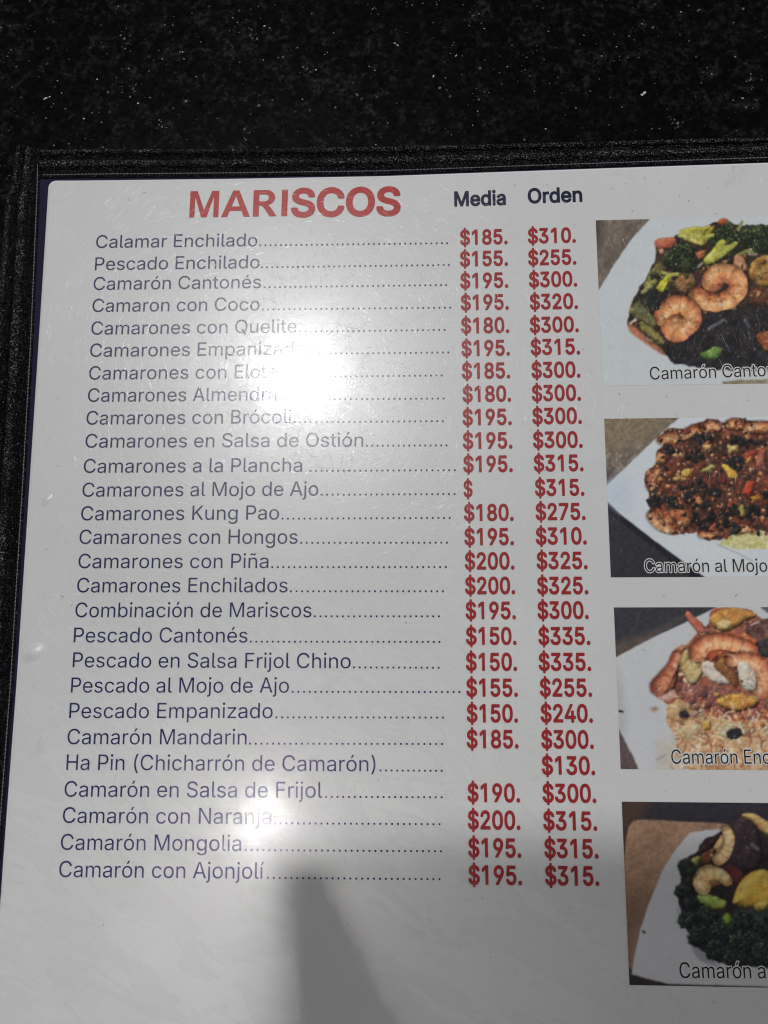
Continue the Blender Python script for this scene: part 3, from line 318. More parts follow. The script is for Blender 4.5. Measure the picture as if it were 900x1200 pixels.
    ',7,13,16,3,16,0,508,-6,20,-18,15,-76,3,-20,-6,-11,-12,-6,-16,0,-116,-3,-3,-44,13,-32,2,-36,-3,-40,-12,-31,-17,-45,-42,-20,-34,-13,-32,-11,-48,0,-76,9,-44,14,-36,21,-36,20,-23,24,-2'
    '0,36,-18;194,84,-24,9,-20,21,-14,47,0,40,7,36,15,25,23,15,37,2,29,-14,17,-24,8,-36,0,-44,-9,-36,-14,-24,-19,-13|ring;SP;188|ring;l;189;106,-38,55,-1,32,6,20,15,6,24,-12,56,-6,12,-2'
    '0,14,-29,2,-1,428,-10,17,-16,10,-76,1,-24,-11,-10,-25,2,-456,11,-36,17,-24,28,-20|ring;s;365;145,-43,71,-1,63,17,41,26,20,21,16,25,10,28,3,32,-4,28,-13,34,-20,25,-20,17,-38,20,62,1'
    '5,15,9,11,24,-8,32,-24,40,-20,20,-38,23,-32,11,-28,5,-56,-1,-32,-6,-44,-18,-25,-18,-19,-20,-16,-26,-8,-26,-3,-28,3,-28,13,-36,21,-28,26,-20,18,-8,-2,-4,-64,-14,-16,-10,-10,-24,8,-3'
    '6,14,-28,33,-36,43,-25;160,84,-22,13,-18,36,96,-24,13,-8,-9,-11,-20,-7;232,240,-68,17,-16,7,0,5,12,10,12,3,36,-2,12,-6,7,-9,14,-24|ring;n;409;40,-36,81,-1,14,5,12,12,5,20,1,236,5,1'
    '6,11,14,20,11,16,2,32,-6,13,-13,6,-16,2,-244,5,-20,14,-13,20,-5,68,1,13,5,11,12,6,20,-3,268,-6,32,-13,30,-32,39,-24,18,-56,19,-36,3,-36,-4,-44,-16,-28,14,-68,1,-16,-6,-12,-11,-6,-2'
    '3,0,-368,8,-20|ring;é;404;181,-43,33,-3,52,5,31,10,24,12,37,27,19,21,15,24,10,28,0,16,-5,12,-11,10,-12,6,24,12,11,24,-1,64,-17,64,-13,28,-33,40,-39,28,-44,20,68,116,0,16,-5,12,-11,'
    '11,-16,7,-80,-1,-23,-13,-54,-120,-2,-16,5,-16,-50,-23,-28,-21,-24,-26,-23,-38,-20,-68,-3,-48,11,-72,15,-40,17,-28,27,-31,32,-24,36,-16;194,84,-32,14,-11,11,-9,16,133,0,-13,-24,-16,'
    '-12,-24,-6;150,252,8,12,16,10,32,6,33,-7,18,-20|ring;r;259;40,-36,81,-1,16,7,12,14,3,16,1,240,8,18,16,12,28,6,44,-3,12,4,13,11,7,20,0,68,-7,16,-13,12,-16,4,-56,0,-48,-17,-24,12,-68'
    ',1,-16,-6,-13,-14,-5,-20,0,-368,8,-20|ring;a;389;131,-44,55,0,40,9,20,9,28,-12,68,0,20,10,11,16,2,256,-8,56,-13,29,-28,36,-36,24,-24,9,-56,10,-40,0,-44,-9,-28,-9,-26,-14,-34,-29,-2'
    '0,-26,-13,-29,-1,-20,13,-20,13,-8,46,-12,1,-4,-35,-19,-15,-13,-16,-20,-10,-20,-9,-52,2,-28,8,-28,28,-44,24,-21,48,-22;150,84,-12,4,-7,8,0,12,7,5,40,11,57,8,1,-8,-7,-16,-19,-17,-24,'
    '-8;134,244,4,12,12,12,32,13,40,-4,12,-9,3,-8|ring;i;166;40,-36,85,0,19,12,8,20,0,372,-11,24,-25,12,23,16,16,20,7,20,1,36,-8,24,-16,20,-22,14,-32,8,-28,-5,-28,-17,-16,-20,-10,-36,4,'
    '-28,8,-20,14,-16,23,-16,-26,-12,-11,-24,0,-372,8,-20|ring;e;404;181,-43,33,-3,52,5,31,10,24,12,37,27,19,21,15,24,11,32,-6,24,-11,10,-12,6,24,12,11,24,-1,60,-5,32,-23,60,-31,40,-27,'
    '22,-44,22,-48,10,-64,-1,-36,-10,-36,-18,-28,-21,-25,-28,-20,-32,-23,-76,-2,-44,11,-72,15,-40,20,-32,24,-27,32,-24,36,-16;194,84,-32,14,-11,11,-9,16,133,0,-13,-24,-16,-12,-24,-6;150'
    ',252,8,12,16,10,32,6,33,-7,18,-20|title;S;446;216,-37,46,2,40,8,32,12,32,18,27,24,16,20,15,28,10,32,2,32,-2,28,-5,20,-9,24,-15,20,-28,28,-19,13,-36,18,-52,16,-52,14,-40,15,-20,12,-'
    '11,12,-4,16,2,12,3,8,10,14,16,11,16,6,32,5,24,-2,20,-5,20,-11,12,-10,8,-12,4,-20,4,-9,8,-8,8,-3,76,0,12,5,9,11,2,12,-3,28,-9,28,-16,28,-23,26,-23,18,-25,15,-32,12,-36,8,-36,2,-36,-'
    '2,-36,-8,-28,-11,-24,-13,-30,-23,-20,-24,-14,-24,-11,-32,-3,-36,5,-36,12,-32,4,-8,21,-26,32,-24,36,-18,40,-14,64,-18,44,-15,20,-12,12,-12,3,-9,0,-16,-4,-12,-7,-10,-8,-9,-24,-14,-32'
    ',-8,-36,0,-16,3,-16,5,-11,5,-11,8,-8,8,-5,8,-11,36,-6,7,-9,5,-11,2,-72,-1,-8,-4,-5,-5,-5,-8,-2,-8,5,-36,11,-32,15,-28,21,-24,24,-19,32,-17,32,-11,36,-7|title;C;510;261,-35,35,1,28,'
    '5,24,7,28,10,23,13,21,16,20,17,17,19,15,24,13,24,8,24,8,36,-2,8,-4,8,-7,6,-8,4,-72,1,-8,-1,-8,-4,-8,-8,-7,-22,-7,-16,-10,-16,-12,-11,-17,-13,-11,-6,-24,-7,-16,-2,-12,-1,-24,2,-24,6'
    ',-20,10,-18,14,-18,20,-14,24,-9,24,-7,32,-3,40,3,36,6,36,11,28,12,20,17,20,20,16,20,10,20,6,24,3,28,-2,28,-8,20,-13,20,-18,7,-10,10,-20,7,-24,8,-8,8,-4,8,-1,72,1,12,7,5,5,3,8,0,12,'
    '-6,28,-10,28,-10,20,-19,28,-18,20,-17,15,-24,18,-24,12,-24,9,-28,8,-52,5,-52,-5,-40,-12,-38,-18,-38,-29,-28,-31,-27,-44,-18,-44,-11,-52,-4,-56,5,-56,9,-48,20,-48,26,-42,28,-31,32,-'
    '25,40,-20,48,-14|title;O;533;261,-35,51,4,44,11,43,21,37,30,28,31,24,39,18,44,11,52,4,56,-3,56,-12,52,-17,44,-28,44,-29,32,-36,28,-40,19,-40,11,-48,5,-52,-5,-40,-12,-38,-18,-38,-29'
    ',-28,-31,-27,-44,-18,-44,-11,-52,-4,-56,5,-56,9,-48,20,-48,26,-42,28,-31,32,-25,40,-20,48,-14;264,81,-24,2,-20,6,-20,10,-20,16,-15,18,-15,24,-10,28,-6,32,-3,36,3,36,6,36,11,28,15,2'
    '4,14,17,20,16,20,9,20,6,28,3,24,-3,24,-7,17,-9,16,-12,19,-21,14,-23,11,-28,7,-36,2,-36,-2,-36,-7,-32,-10,-28,-15,-25,-17,-19,-19,-14,-16,-8,-24,-8|title;M;622;60,0,0,509,130,0,128,'
    '-369,128,369,130,0,0,-509,-92,0,0,400,-118,-400,-96,0,-118,400,0,-400|title;I;222;65,0,0,509,105,0,0,-509|title;A;502;0,0,200,509,110,0,202,-509,-110,0,-44,116,-206,0,-42,-116;184,'
    '202,142,0,-72,198|title;R;496;60,0,0,509,218,0,26,-1,31,-5,29,-12,26,-17,22,-22,17,-25,11,-29,5,-30,-2,-30,-8,-29,-15,-27,-20,-23,-24,-19,-28,-15,-31,-8,9,-1,46,-46,48,-70,58,-100,'
    '-123,0,-65,104,-38,56,-24,32,-28,14,-35,6,0,-212;165,295,97,0,32,7,18,9,13,15,9,17,2,20,-4,19,-10,17,-15,13,-18,8,-34,3,-90,0')

# ------------------------------------------------------------------ small helpers
def srgb(c):
    a = np.asarray(c, dtype=float)/255.0
    return np.where(a <= 0.04045, a/12.92, ((a + 0.055)/1.055)**2.4)

def link_mesh(name, verts, faces, mats, parent=None, smooth=False, midx=None):
    me = bpy.data.meshes.new(name)
    me.from_pydata([(v[0]*MM, v[1]*MM, v[2]*MM) for v in verts], [], faces)
    for m in (mats if isinstance(mats, (list, tuple)) else [mats]): me.materials.append(m)
    if midx is not None: me.polygons.foreach_set('material_index', midx)
    if smooth: me.polygons.foreach_set('use_smooth', [True]*len(me.polygons))
    me.update()
    o = bpy.data.objects.new(name, me); COL.objects.link(o)
    if parent: o.parent = parent
    return o

def interp(t, xs, ys):
    return float(np.interp(t, xs, ys))

class NT:                                   # node tree shorthand
    def __init__(s, mat):
        mat.use_nodes = True; s.t = mat.node_tree; s.n = s.t.nodes; s.l = s.t.links
        s.p = s.n['Principled BSDF']
    def new(s, kind, **kw):
        n = s.n.new(kind)
        for k, v in kw.items(): setattr(n, k, v)
        return n
    def link(s, a, b): s.l.new(a, b)
    def noise(s, vec, scale, detail=2, rough=0.5, dist=0.0):
        n = s.new('ShaderNodeTexNoise'); n.inputs['Scale'].default_value = scale
        n.inputs['Detail'].default_value = detail; n.inputs['Roughness'].default_value = rough
        n.inputs['Distortion'].default_value = dist
        s.link(vec, n.inputs['Vector']); return n.outputs['Fac']
    def mapping(s, vec, scale=(1, 1, 1), rot=0.0, loc=(0, 0, 0)):
        r = s.new('ShaderNodeVectorRotate', rotation_type='Z_AXIS'); r.inputs['Angle'].default_value = rot
        s.link(vec, r.inputs['Vector'])
        n = s.new('ShaderNodeMapping'); n.inputs['Scale'].default_value = scale; n.inputs['Location'].default_value = loc
        s.link(r.outputs[0], n.inputs['Vector']); return n.outputs[0]
    def math(s, op, a, b=None):
        n = s.new('ShaderNodeMath', operation=op)
        for i, v in enumerate((a, b)):
            if v is None: continue
            if isinstance(v, (int, float)): n.inputs[i].default_value = v
            else: s.link(v, n.inputs[i])
        return n.outputs[0]
    def ramp(s, fac, a, b, lo=0.0, hi=1.0):
        n = s.new('ShaderNodeMapRange', clamp=True)
        for i, v in zip(('From Min', 'From Max', 'To Min', 'To Max'), (a, b, lo, hi)): n.inputs[i].default_value = v
        s.link(fac, n.inputs['Value']); return n.outputs[0]
    def mix(s, fac, a, b):
        n = s.new('ShaderNodeMix', data_type='RGBA')
        if isinstance(fac, (int, float)): n.inputs[0].default_value = fac
        else: s.link(fac, n.inputs[0])
        for k, v in ((6, a), (7, b)):
            if isinstance(v, (tuple, list)): n.inputs[k].default_value = (*v[:3], 1)
            else: s.link(v, n.inputs[k])
        return n.outputs[2]
    def bump(s, h, dist, strength=1.0, normal=None):
        n = s.new('ShaderNodeBump'); n.inputs['Distance'].default_value = dist
        n.inputs['Strength'].default_value = strength; s.link(h, n.inputs['Height'])
        if normal is not None: s.link(normal, n.inputs['Normal'])
        return n.outputs[0]
    def coords(s): return s.new('ShaderNodeTexCoord').outputs['Object']

def setp(p, **kw):
    for k, v in kw.items():
        p.inputs[k.replace('_', ' ')].default_value = v

# ------------------------------------------------------------------ materials
def laminate(name, color=None, attr=None, grain=None):
    """printed paper under a scratched clear film: diffuse print + a wide and a tight gloss lobe"""
    m = bpy.data.materials.new(name); t = NT(m); co = t.coords(); p = t.p
    setp(p, Roughness=ROUGH_WIDE, Specular_IOR_Level=SPEC_WIDE, Coat_Weight=COATW, Coat_Roughness=ROUGH_TIGHT, Coat_IOR=1.45)
    # fine crossing scratches, each a thin stretched noise
    total = None
    for i, ang in enumerate((0.2, 0.75, 1.25, 1.75, 2.3, 2.85)):
        mp = t.mapping(co, (4300, 150, 1), ang, (i*3.1, i*1.7, 0))
        f = t.noise(mp, 1.0, 1, 0.5, 0.3)
        f = t.ramp(f, 0.68, 0.75)
        total = f if total is None else t.math('ADD', total, f)
    fine = t.noise(co, 2200, 3, 0.6)
    smear = t.ramp(t.noise(t.mapping(co, (1, 2.4, 1), 0.5), 48, 4, 0.7, 1.0), 0.35, 0.68)
    t.link(t.math('ADD', ROUGH_WIDE - 0.006, t.math('MULTIPLY', smear, 0.012)), p.inputs['Roughness'])   # wiped, greasy film
    sw = t.ramp(t.noise(co, 60, 2), 0.35, 0.65, 0.35, 1.0)
    total = t.math('MULTIPLY', total, sw)
    wav = t.noise(co, 22, 2, 0.4)
    b1 = t.bump(wav, WAVE)
    b2 = t.bump(fine, FINE, 1.0, b1)
    b3 = t.bump(total, SCRATCH, 1.0, b2)
    t.link(b3, p.inputs['Normal']); t.link(b3, p.inputs['Coat Normal'])
    if attr:
        a = t.new('ShaderNodeAttribute', attribute_name=attr)
        t.link(a.outputs['Color'], p.inputs['Base Color'])
    elif grain:
        blot = t.ramp(t.noise(co, 35, 5, 0.65), 0.3, 0.7)
        c = t.mix(blot, tuple(x*grain for x in color), color)
        grub = t.math('MULTIPLY', t.ramp(t.noise(co, 75, 4, 0.7, 0.5), 0.60, 0.80), t.ramp(t.noise(co, 1100, 2, 0.6), 0.42, 0.60))
        c = t.mix(t.math('MULTIPLY', grub, 0.55), c, (0.50, 0.50, 0.47))        # handled, slightly grubby patches
        t.link(c, p.inputs['Base Color'])
    else:
        p.inputs['Base Color'].default_value = (*color, 1)
    return m

M_PAPER = laminate('white_laminated_paper', (0.735, 0.748, 0.745), grain=0.95)
M_NAVY = laminate('navy_ink', (0.017, 0.013, 0.098))
M_DEEP = laminate('deep_navy_ink', (0.010, 0.010, 0.045))
M_RED = laminate('dark_red_ink', (0.36, 0.022, 0.026))
M_TITLE = laminate('bright_red_ink', (0.47, 0.026, 0.022))
M_BLACK = laminate('black_ink', (0.012, 0.012, 0.016))
M_WHITE = laminate('white_ink', (0.78, 0.79, 0.79))
M_PRINT = laminate('printed_picture', attr='print')
M_FILM_GLINT = laminate('white_film_edge_glint', (0.86, 0.86, 0.87))  # pale welded film rim, with its edge glint put into the colour
M_SCUFF = laminate('grey_scuff', (0.40, 0.41, 0.40))
M_GRIME = laminate('dark_grime', (0.16, 0.15, 0.14))

def leatherette(name, wear):
    m = bpy.data.materials.new(name); t = NT(m); co = t.coords(); p = t.p
    setp(p, Roughness=0.38, Specular_IOR_Level=0.2)
    v = t.new('ShaderNodeTexVoronoi', feature='DISTANCE_TO_EDGE'); v.inputs['Scale'].default_value = 1500
    wn = t.new('ShaderNodeTexNoise'); wn.inputs['Scale'].default_value = 700; t.link(co, wn.inputs['Vector'])
    va = t.new('ShaderNodeVectorMath', operation='MULTIPLY_ADD'); t.link(wn.outputs['Color'], va.inputs[0])
    va.inputs[1].default_value = (0.0009,)*3; t.link(co, va.inputs[2])
    t.link(va.outputs[0], v.inputs['Vector'])
    g = t.ramp(v.outputs['Distance'], 0.0, 0.35)
    big = t.noise(co, 260, 3, 0.6)
    b1 = t.bump(big, 0.0006); b2 = t.bump(g, 0.00022, 1.0, b1)
    t.link(b2, p.inputs['Normal'])
    spk = t.ramp(t.noise(co, 2300, 2, 0.7), 0.56, 0.66)
    pat = t.ramp(t.noise(co, 130, 3, 0.6), 0.36, 0.58, 0.15, 1.0)
    sp = t.new('ShaderNodeSeparateXYZ'); t.link(co, sp.inputs[0])
    high = t.ramp(sp.outputs[2], 0.00045, 0.00088, 0.0, 1.0)
    dust = t.math('MULTIPLY', t.math('MULTIPLY', spk, pat), high)
    c = t.mix(t.math('MULTIPLY', dust, wear), (0.0022, 0.0022, 0.0034), (0.34, 0.34, 0.37))
    t.link(c, p.inputs['Base Color'])
    r = t.ramp(big, 0.3, 0.7, 0.22, 0.42); t.link(r, p.inputs['Roughness'])
    return m
M_LEATHER = leatherette('black_leatherette', 0.45)
M_WORN = leatherette('worn_black_leatherette', 1.0)

def plain(name, color, rough, bump_scale=None, bump=0.0, spec=0.5):
    m = bpy.data.materials.new(name); t = NT(m); p = t.p; co = t.coords()
    n = t.noise(co, bump_scale or 300, 3, 0.6)
    t.link(t.mix(t.ramp(n, .3, .7), tuple(c*0.8 for c in color), color), p.inputs['Base Color'])
    setp(p, Roughness=rough, Specular_IOR_Level=spec)
    if bump: t.link(t.bump(n, bump), p.inputs['Normal'])
    return m
M_PURPLE = plain('dark_violet_card', (0.012, 0.009, 0.040), 0.6, 900, 0.00003, 0.15)
M_THREAD = plain('grey_thread', (0.22, 0.22, 0.24), 0.55, 900, 0.0001, 0.3)
M_PHONE = plain('black_phone_shell', (0.02, 0.02, 0.022), 0.4)
M_GLASS = plain('dark_lens_glass', (0.01, 0.01, 0.012), 0.08)
M_SKIN = plain('skin', (0.50, 0.28, 0.19), 0.5, 200, 0.0002)

def granite():
    m = bpy.data.materials.new('black_granite'); t = NT(m); co = t.coords(); p = t.p
    setp(p, Specular_IOR_Level=0.035)
    clump = t.ramp(t.noise(co, 200, 5, 0.7, 0.6), 0.47, 0.70)
    mid = t.ramp(t.noise(co, 620, 3, 0.7), 0.42, 0.68)
    zone = t.ramp(t.noise(co, 16, 2, 0.5), 0.35, 0.65, 0.25, 1.0)
    grey = t.math('MULTIPLY', t.math('MULTIPLY', clump, mid), zone)
    c = t.mix(grey, (0.0022, 0.0020, 0.0024), (0.075, 0.070, 0.074))
    brown = t.ramp(t.noise(co, 38, 3, 0.5), 0.5, 0.75, 0, 0.5)
    c = t.mix(brown, c, t.mix(mid, (0.0030, 0.0020, 0.0016), (0.017, 0.012, 0.009)))
    for sc, thr, lo, seed in ((520, 0.10, 0.72, 0), (260, 0.07, 0.80, 5)):      # sparse bright crystals
        v = t.new('ShaderNodeTexVoronoi', feature='F1'); v.inputs['Scale'].default_value = sc
        t.link(t.mapping(co, (1, 1.3, 1), 0.4 + seed, (seed, seed, 0)), v.inputs['Vector'])
        dot = t.ramp(v.outputs['Distance'], thr, thr + 0.08, 1, 0)
        sep = t.new('ShaderNodeSeparateColor'); t.link(v.outputs['Color'], sep.inputs[0])
        pick = t.ramp(sep.outputs[0], lo, 1.0)
        pick = t.math('POWER', pick, 2.0)
        c = t.mix(t.math('MULTIPLY', dot, pick), c, (0.22, 0.22, 0.23))
    t.link(c, p.inputs['Base Color'])
    t.link(t.ramp(t.noise(co, 500, 3), 0.3, 0.7, 0.22, 0.5), p.inputs['Roughness'])
    t.link(t.bump(t.noise(co, 1200, 3, 0.7), 0.00002), p.inputs['Normal'])
    return m
M_GRANITE = granite()
M_CRYSTAL = plain('white_crystal', (0.62, 0.62, 0.63), 0.35, 2000, 0.0001)
M_CRYSTAL_DIM = plain('grey_crystal', (0.16, 0.16, 0.17), 0.35, 2000, 0.0001)

# ------------------------------------------------------------------ the stone table (setting)
def build_table():
    rnd = random.Random(4)
    S = 700
    v = [(-S, -S, 0), (S, -S, 0), (S, S, 0), (-S, S, 0), (-S, -S, -30), (S, -S, -30), (S, S, -30), (-S, S, -30)]
    f = [(0, 1, 2, 3), (4, 7, 6, 5), (0, 4, 5, 1), (1, 5, 6, 2), (2, 6, 7, 3), (3, 7, 4, 0)]
    mi = [0]*6
    def fleck(x, y, r, el=1.0, ang=0.0, mat=1):
        n = 7; b = len(v)
        for i in range(n):
            a = i/n*2*math.pi; q = r*rnd.uniform(0.45, 1.1)
            px, py = q*math.cos(a), q*math.sin(a)*el
            v.append((x + px*math.cos(ang) - py*math.sin(ang), y + px*math.sin(ang) + py*math.cos(ang), 0.03))
        f.append(tuple(range(b, b + n))); mi.append(mat)
    for x, y, r, el, a in ((42.1, 70.3, .55, .5, .5), (43.6, 69.6, .3, .6, 0), (147, 45.8, .75, .55, .6), (146.2, 45.2, .45, .7, 0), (-19.7, 50, .85, .35, .4), (-18.5, 50.4, .4, .5, .4),
                        (89.7, 52.9, .5, .7, 1.), (79.8, 62.8, .7, .25, -.7), (79, 63.5, .5, .4, 0), (-5.2, 55.4, .35, .7, 0), (-8.3, 43.3, .35, .9, .6), (6.9, 47.5, .4, .5, 0),
                        (57, 56, .3, .8, 0), (173, 43.3, .5, .5, .8), (96, 59, .45, .5, .7), (104, 67, .35, .5, 0), (19, 63, .3, .6, 0), (110, 55, .4, .3, .8), (140, 60, .3, .6, 0), (120, 36, .3, .6, 0), (158, 70, .3, .6, 0)):
        fleck(x, y, r, el, a)
    for i in range(150):
        fleck(rnd.uniform(-70, 210), rnd.uniform(26, 110), rnd.uniform(.10, .26), rnd.uniform(.4, 1), rnd.uniform(0, 3), 1 if rnd.random() < .35 else 2)
    for i in range(26):                            # loose groups of dimmer crystals
        cx, cy = rnd.uniform(-40, 190), rnd.uniform(30, 90)
        for k in range(rnd.randint(4, 10)):
            fleck(cx + rnd.gauss(0, 1.6), cy + rnd.gauss(0, 1.3), rnd.uniform(.10, .38), rnd.uniform(.4, 1), rnd.uniform(0, 3), 2)
    o = link_mesh('tabletop', v, f, [M_GRANITE, M_CRYSTAL, M_CRYSTAL_DIM], midx=mi)
    o['kind'] = 'structure'; o['label'] = 'polished black granite tabletop with pale flecks under the menu'
build_table()

# ------------------------------------------------------------------ the menu folder
menu = bpy.data.objects.new('menu', None); COL.objects.link(menu)
menu.location = (0, 0, Z0*MM); menu.empty_display_size = 0.02
menu['label'] = 'laminated seafood menu page in a worn black leatherette folder, lying on the granite'
menu['category'] = 'menu'

def box_verts(x0, x1, y0, y1, z0, z1):
    v = [(x0, y0, z0), (x1, y0, z0), (x1, y1, z0), (x0, y1, z0), (x0, y0, z1), (x1, y0, z1), (x1, y1, z1), (x0, y1, z1)]
    f = [(0, 3, 2, 1), (4, 5, 6, 7), (0, 1, 5, 4), (1, 2, 6, 5), (2, 3, 7, 6), (3, 0, 4, 7)]
    return v, f
PAGE_R, PAGE_B = 202.0, -258.0
v, f = box_verts(-23.6, PAGE_R + 9, PAGE_B - 9, 27.6, -5.9, -0.7)
cover = link_mesh('cover_board', v, f, M_LEATHER, menu)
v, f = box_verts(-17.2, PAGE_R + 2.5, PAGE_B - 2.5, 22.2, -0.68, -0.22)
backing = link_mesh('backing_card', v, f, M_PURPLE, menu)

# binding strips: a moulded cross-section swept along each edge, t = 0 inside .. 1 outside
PROF = [(0.00, -0.75), (0.00, 0.05), (0.03, 0.16), (0.10, 0.20), (0.16, 0.10), (0.20, 0.0), (0.26, -0.1), (0.31, 0.15), (0.35, 0.62), (0.41, 0.93), (0.48, 0.98), (0.55, 0.72),
        (0.59, 0.15), (0.63, -0.25), (0.71, -0.25), (0.75, 0.25), (0.80, 0.78), (0.86, 0.92), (0.92, 0.66), (0.97, 0.0), (1.0, -0.9), (1.0, -5.8)]
def strip(name, inner, outer, a0, a1, along, mat, step=1.2, seed=0):
    rnd = random.Random(seed)
    n = int(abs(a1 - a0)/step) + 1
    P = len(PROF); vs = []; fs = []
    wob = [0.0]*P
    for i in range(n + 1):
        a = a0 + (a1 - a0)*i/n
        for j, (t, z) in enumerate(PROF):
            wob[j] = wob[j]*0.8 + rnd.gauss(0, 0.022)
            q = inner(a)*(1 - t) + outer(a)*t + (wob[j] if 2 < j < P - 2 else wob[j]*0.5)
            zz = z + (wob[(j*3) % P]*0.9 if 1 < j < P - 2 else 0)
            vs.append((a, q, zz) if along == 'x' else (q, a, zz))
    for i in range(n):
        for j in range(P - 1):
            A, B, C_, D = i*P + j, i*P + j + 1, (i + 1)*P + j + 1, (i + 1)*P + j
            fs.append((A, B, C_, D))
    fs.append(tuple(range(P))); fs.append(tuple(range(n*P, n*P + P)))
    o = link_mesh(name, vs, fs, mat, menu, smooth=True)
    bm = bmesh.new(); bm.from_mesh(o.data); bmesh.ops.recalc_face_normals(bm, faces=bm.faces)
    bm.to_mesh(o.data); bm.free()
    return o
TXS = [-30, -5, 35, 76, 120, 176, 215]
top_in = lambda x: interp(x, TXS, [21.9, 21.7, 20.9, 20.3, 20.7, 21.1, 21.1])
top_out = lambda x: interp(x, TXS, [30.6, 30.5, 29.2, 28.5, 28.2, 28.0, 28.0])
LYS = [-270, -150, -112, -60, -24, 16, 18.5, 27, 31]
left_in = lambda y: interp(y, LYS, [-14.6, -14.6, -14.4, -14.9, -15.4, -16.5, -16.6, -17.0, -17.1])
left_out = lambda y: interp(y, LYS, [-24.4, -24.6, -24.8, -25.2, -25.9, -26.1, -24.9, -24.3, -24.0])
bt = strip('top_binding', top_in, top_out, -16.9, PAGE_R + 9.2, 'x', M_WORN, seed=1)
bl = strip('left_binding', left_in, left_out, PAGE_B - 9.2, 30.9, 'y', M_WORN, seed=2)
strip('right_binding', lambda y: PAGE_R + 2.0, lambda y: PAGE_R + 10.5, PAGE_B - 9.2, 30.0, 'y', M_WORN, seed=3)
strip('bottom_binding', lambda x: PAGE_B - 2.0, lambda x: PAGE_B - 10.5, -14, PAGE_R + 1.9, 'x', M_WORN, seed=4)

def stitches(name, path, r, pitch, mat, parent):
    """a raised thread of small bead-like stitches along a polyline"""
    rnd = random.Random(9); vs = []; fs = []; n = 6
    (x, y, z) = path[0]; ring = 0
    for (x0, y0, z0), (x1, y1, z1) in zip(path[:-1], path[1:]):
        L = math.hypot(x1 - x0, y1 - y0); k = max(1, int(L/(pitch/6)))
        dx, dy = (x1 - x0)/L, (y1 - y0)/L
        for i in range(k):
            s = i/k; ph = (ring % 6)/6
            rr = r*(0.12 + 0.88*math.sin(math.pi*ph))*rnd.uniform(.8, 1.15)
            for j in range(n):
                a = j/n*2*math.pi
                vs.append((x0 + (x1 - x0)*s - dy*rr*math.cos(a), y0 + (y1 - y0)*s + dx*rr*math.cos(a), z0 + (z1 - z0)*s + rr*math.sin(a)))
            ring += 1
    for i in range(ring - 1):
        for j in range(n):
            fs.append((i*n + j, i*n + (j + 1) % n, (i + 1)*n + (j + 1) % n, (i + 1)*n + j))
    return link_mesh(name, vs, fs, mat, parent, smooth=True)
stitches('stitching', [(x, top_in(x) + 0.85, 0.24) for x in np.linspace(-16, PAGE_R + 8, 60)], 0.17, 0.95, M_THREAD, bt)
stitches('stitching', [(left_in(y) - 0.55, y, 0.24) for y in np.linspace(26, PAGE_B, 60)], 0.15, 0.95, M_THREAD, bl)

# ------------------------------------------------------------------ the printed page
def page_outline(inset):
    pts = []
    xl = lambda y: interp(y, [-258, -150, -112, -47, 0, 21], [-13.9, -13.9, -13.65, -13.9, -14.15, -14.3]) + inset
    yt = lambda x: interp(x, [-15, -4, 35, 76, 120, 176, 202], [21.2, 20.95, 20.3, 19.9, 20.3, 20.75, 20.8]) - inset
    r = 2.0
    for y in np.linspace(PAGE_B + r, 19.0, 60): pts.append((xl(y), y))
    cx, cy = xl(19.0) + r, yt(-12.2) - r
    for a in np.linspace(math.pi, math.pi/2, 9)[1:-1]: pts.append((cx + r*math.cos(a), cy + r*math.sin(a)))
    for x in np.linspace(-12.2, PAGE_R - r, 60): pts.append((x, yt(x)))
    R_ = PAGE_R - inset; B_ = PAGE_B + inset
    for y in np.linspace(yt(200) - r, B_ + r, 12): pts.append((R_, y))
    for x in np.linspace(R_ - r, xl(-250) + r, 12): pts.append((x, B_))
    return pts
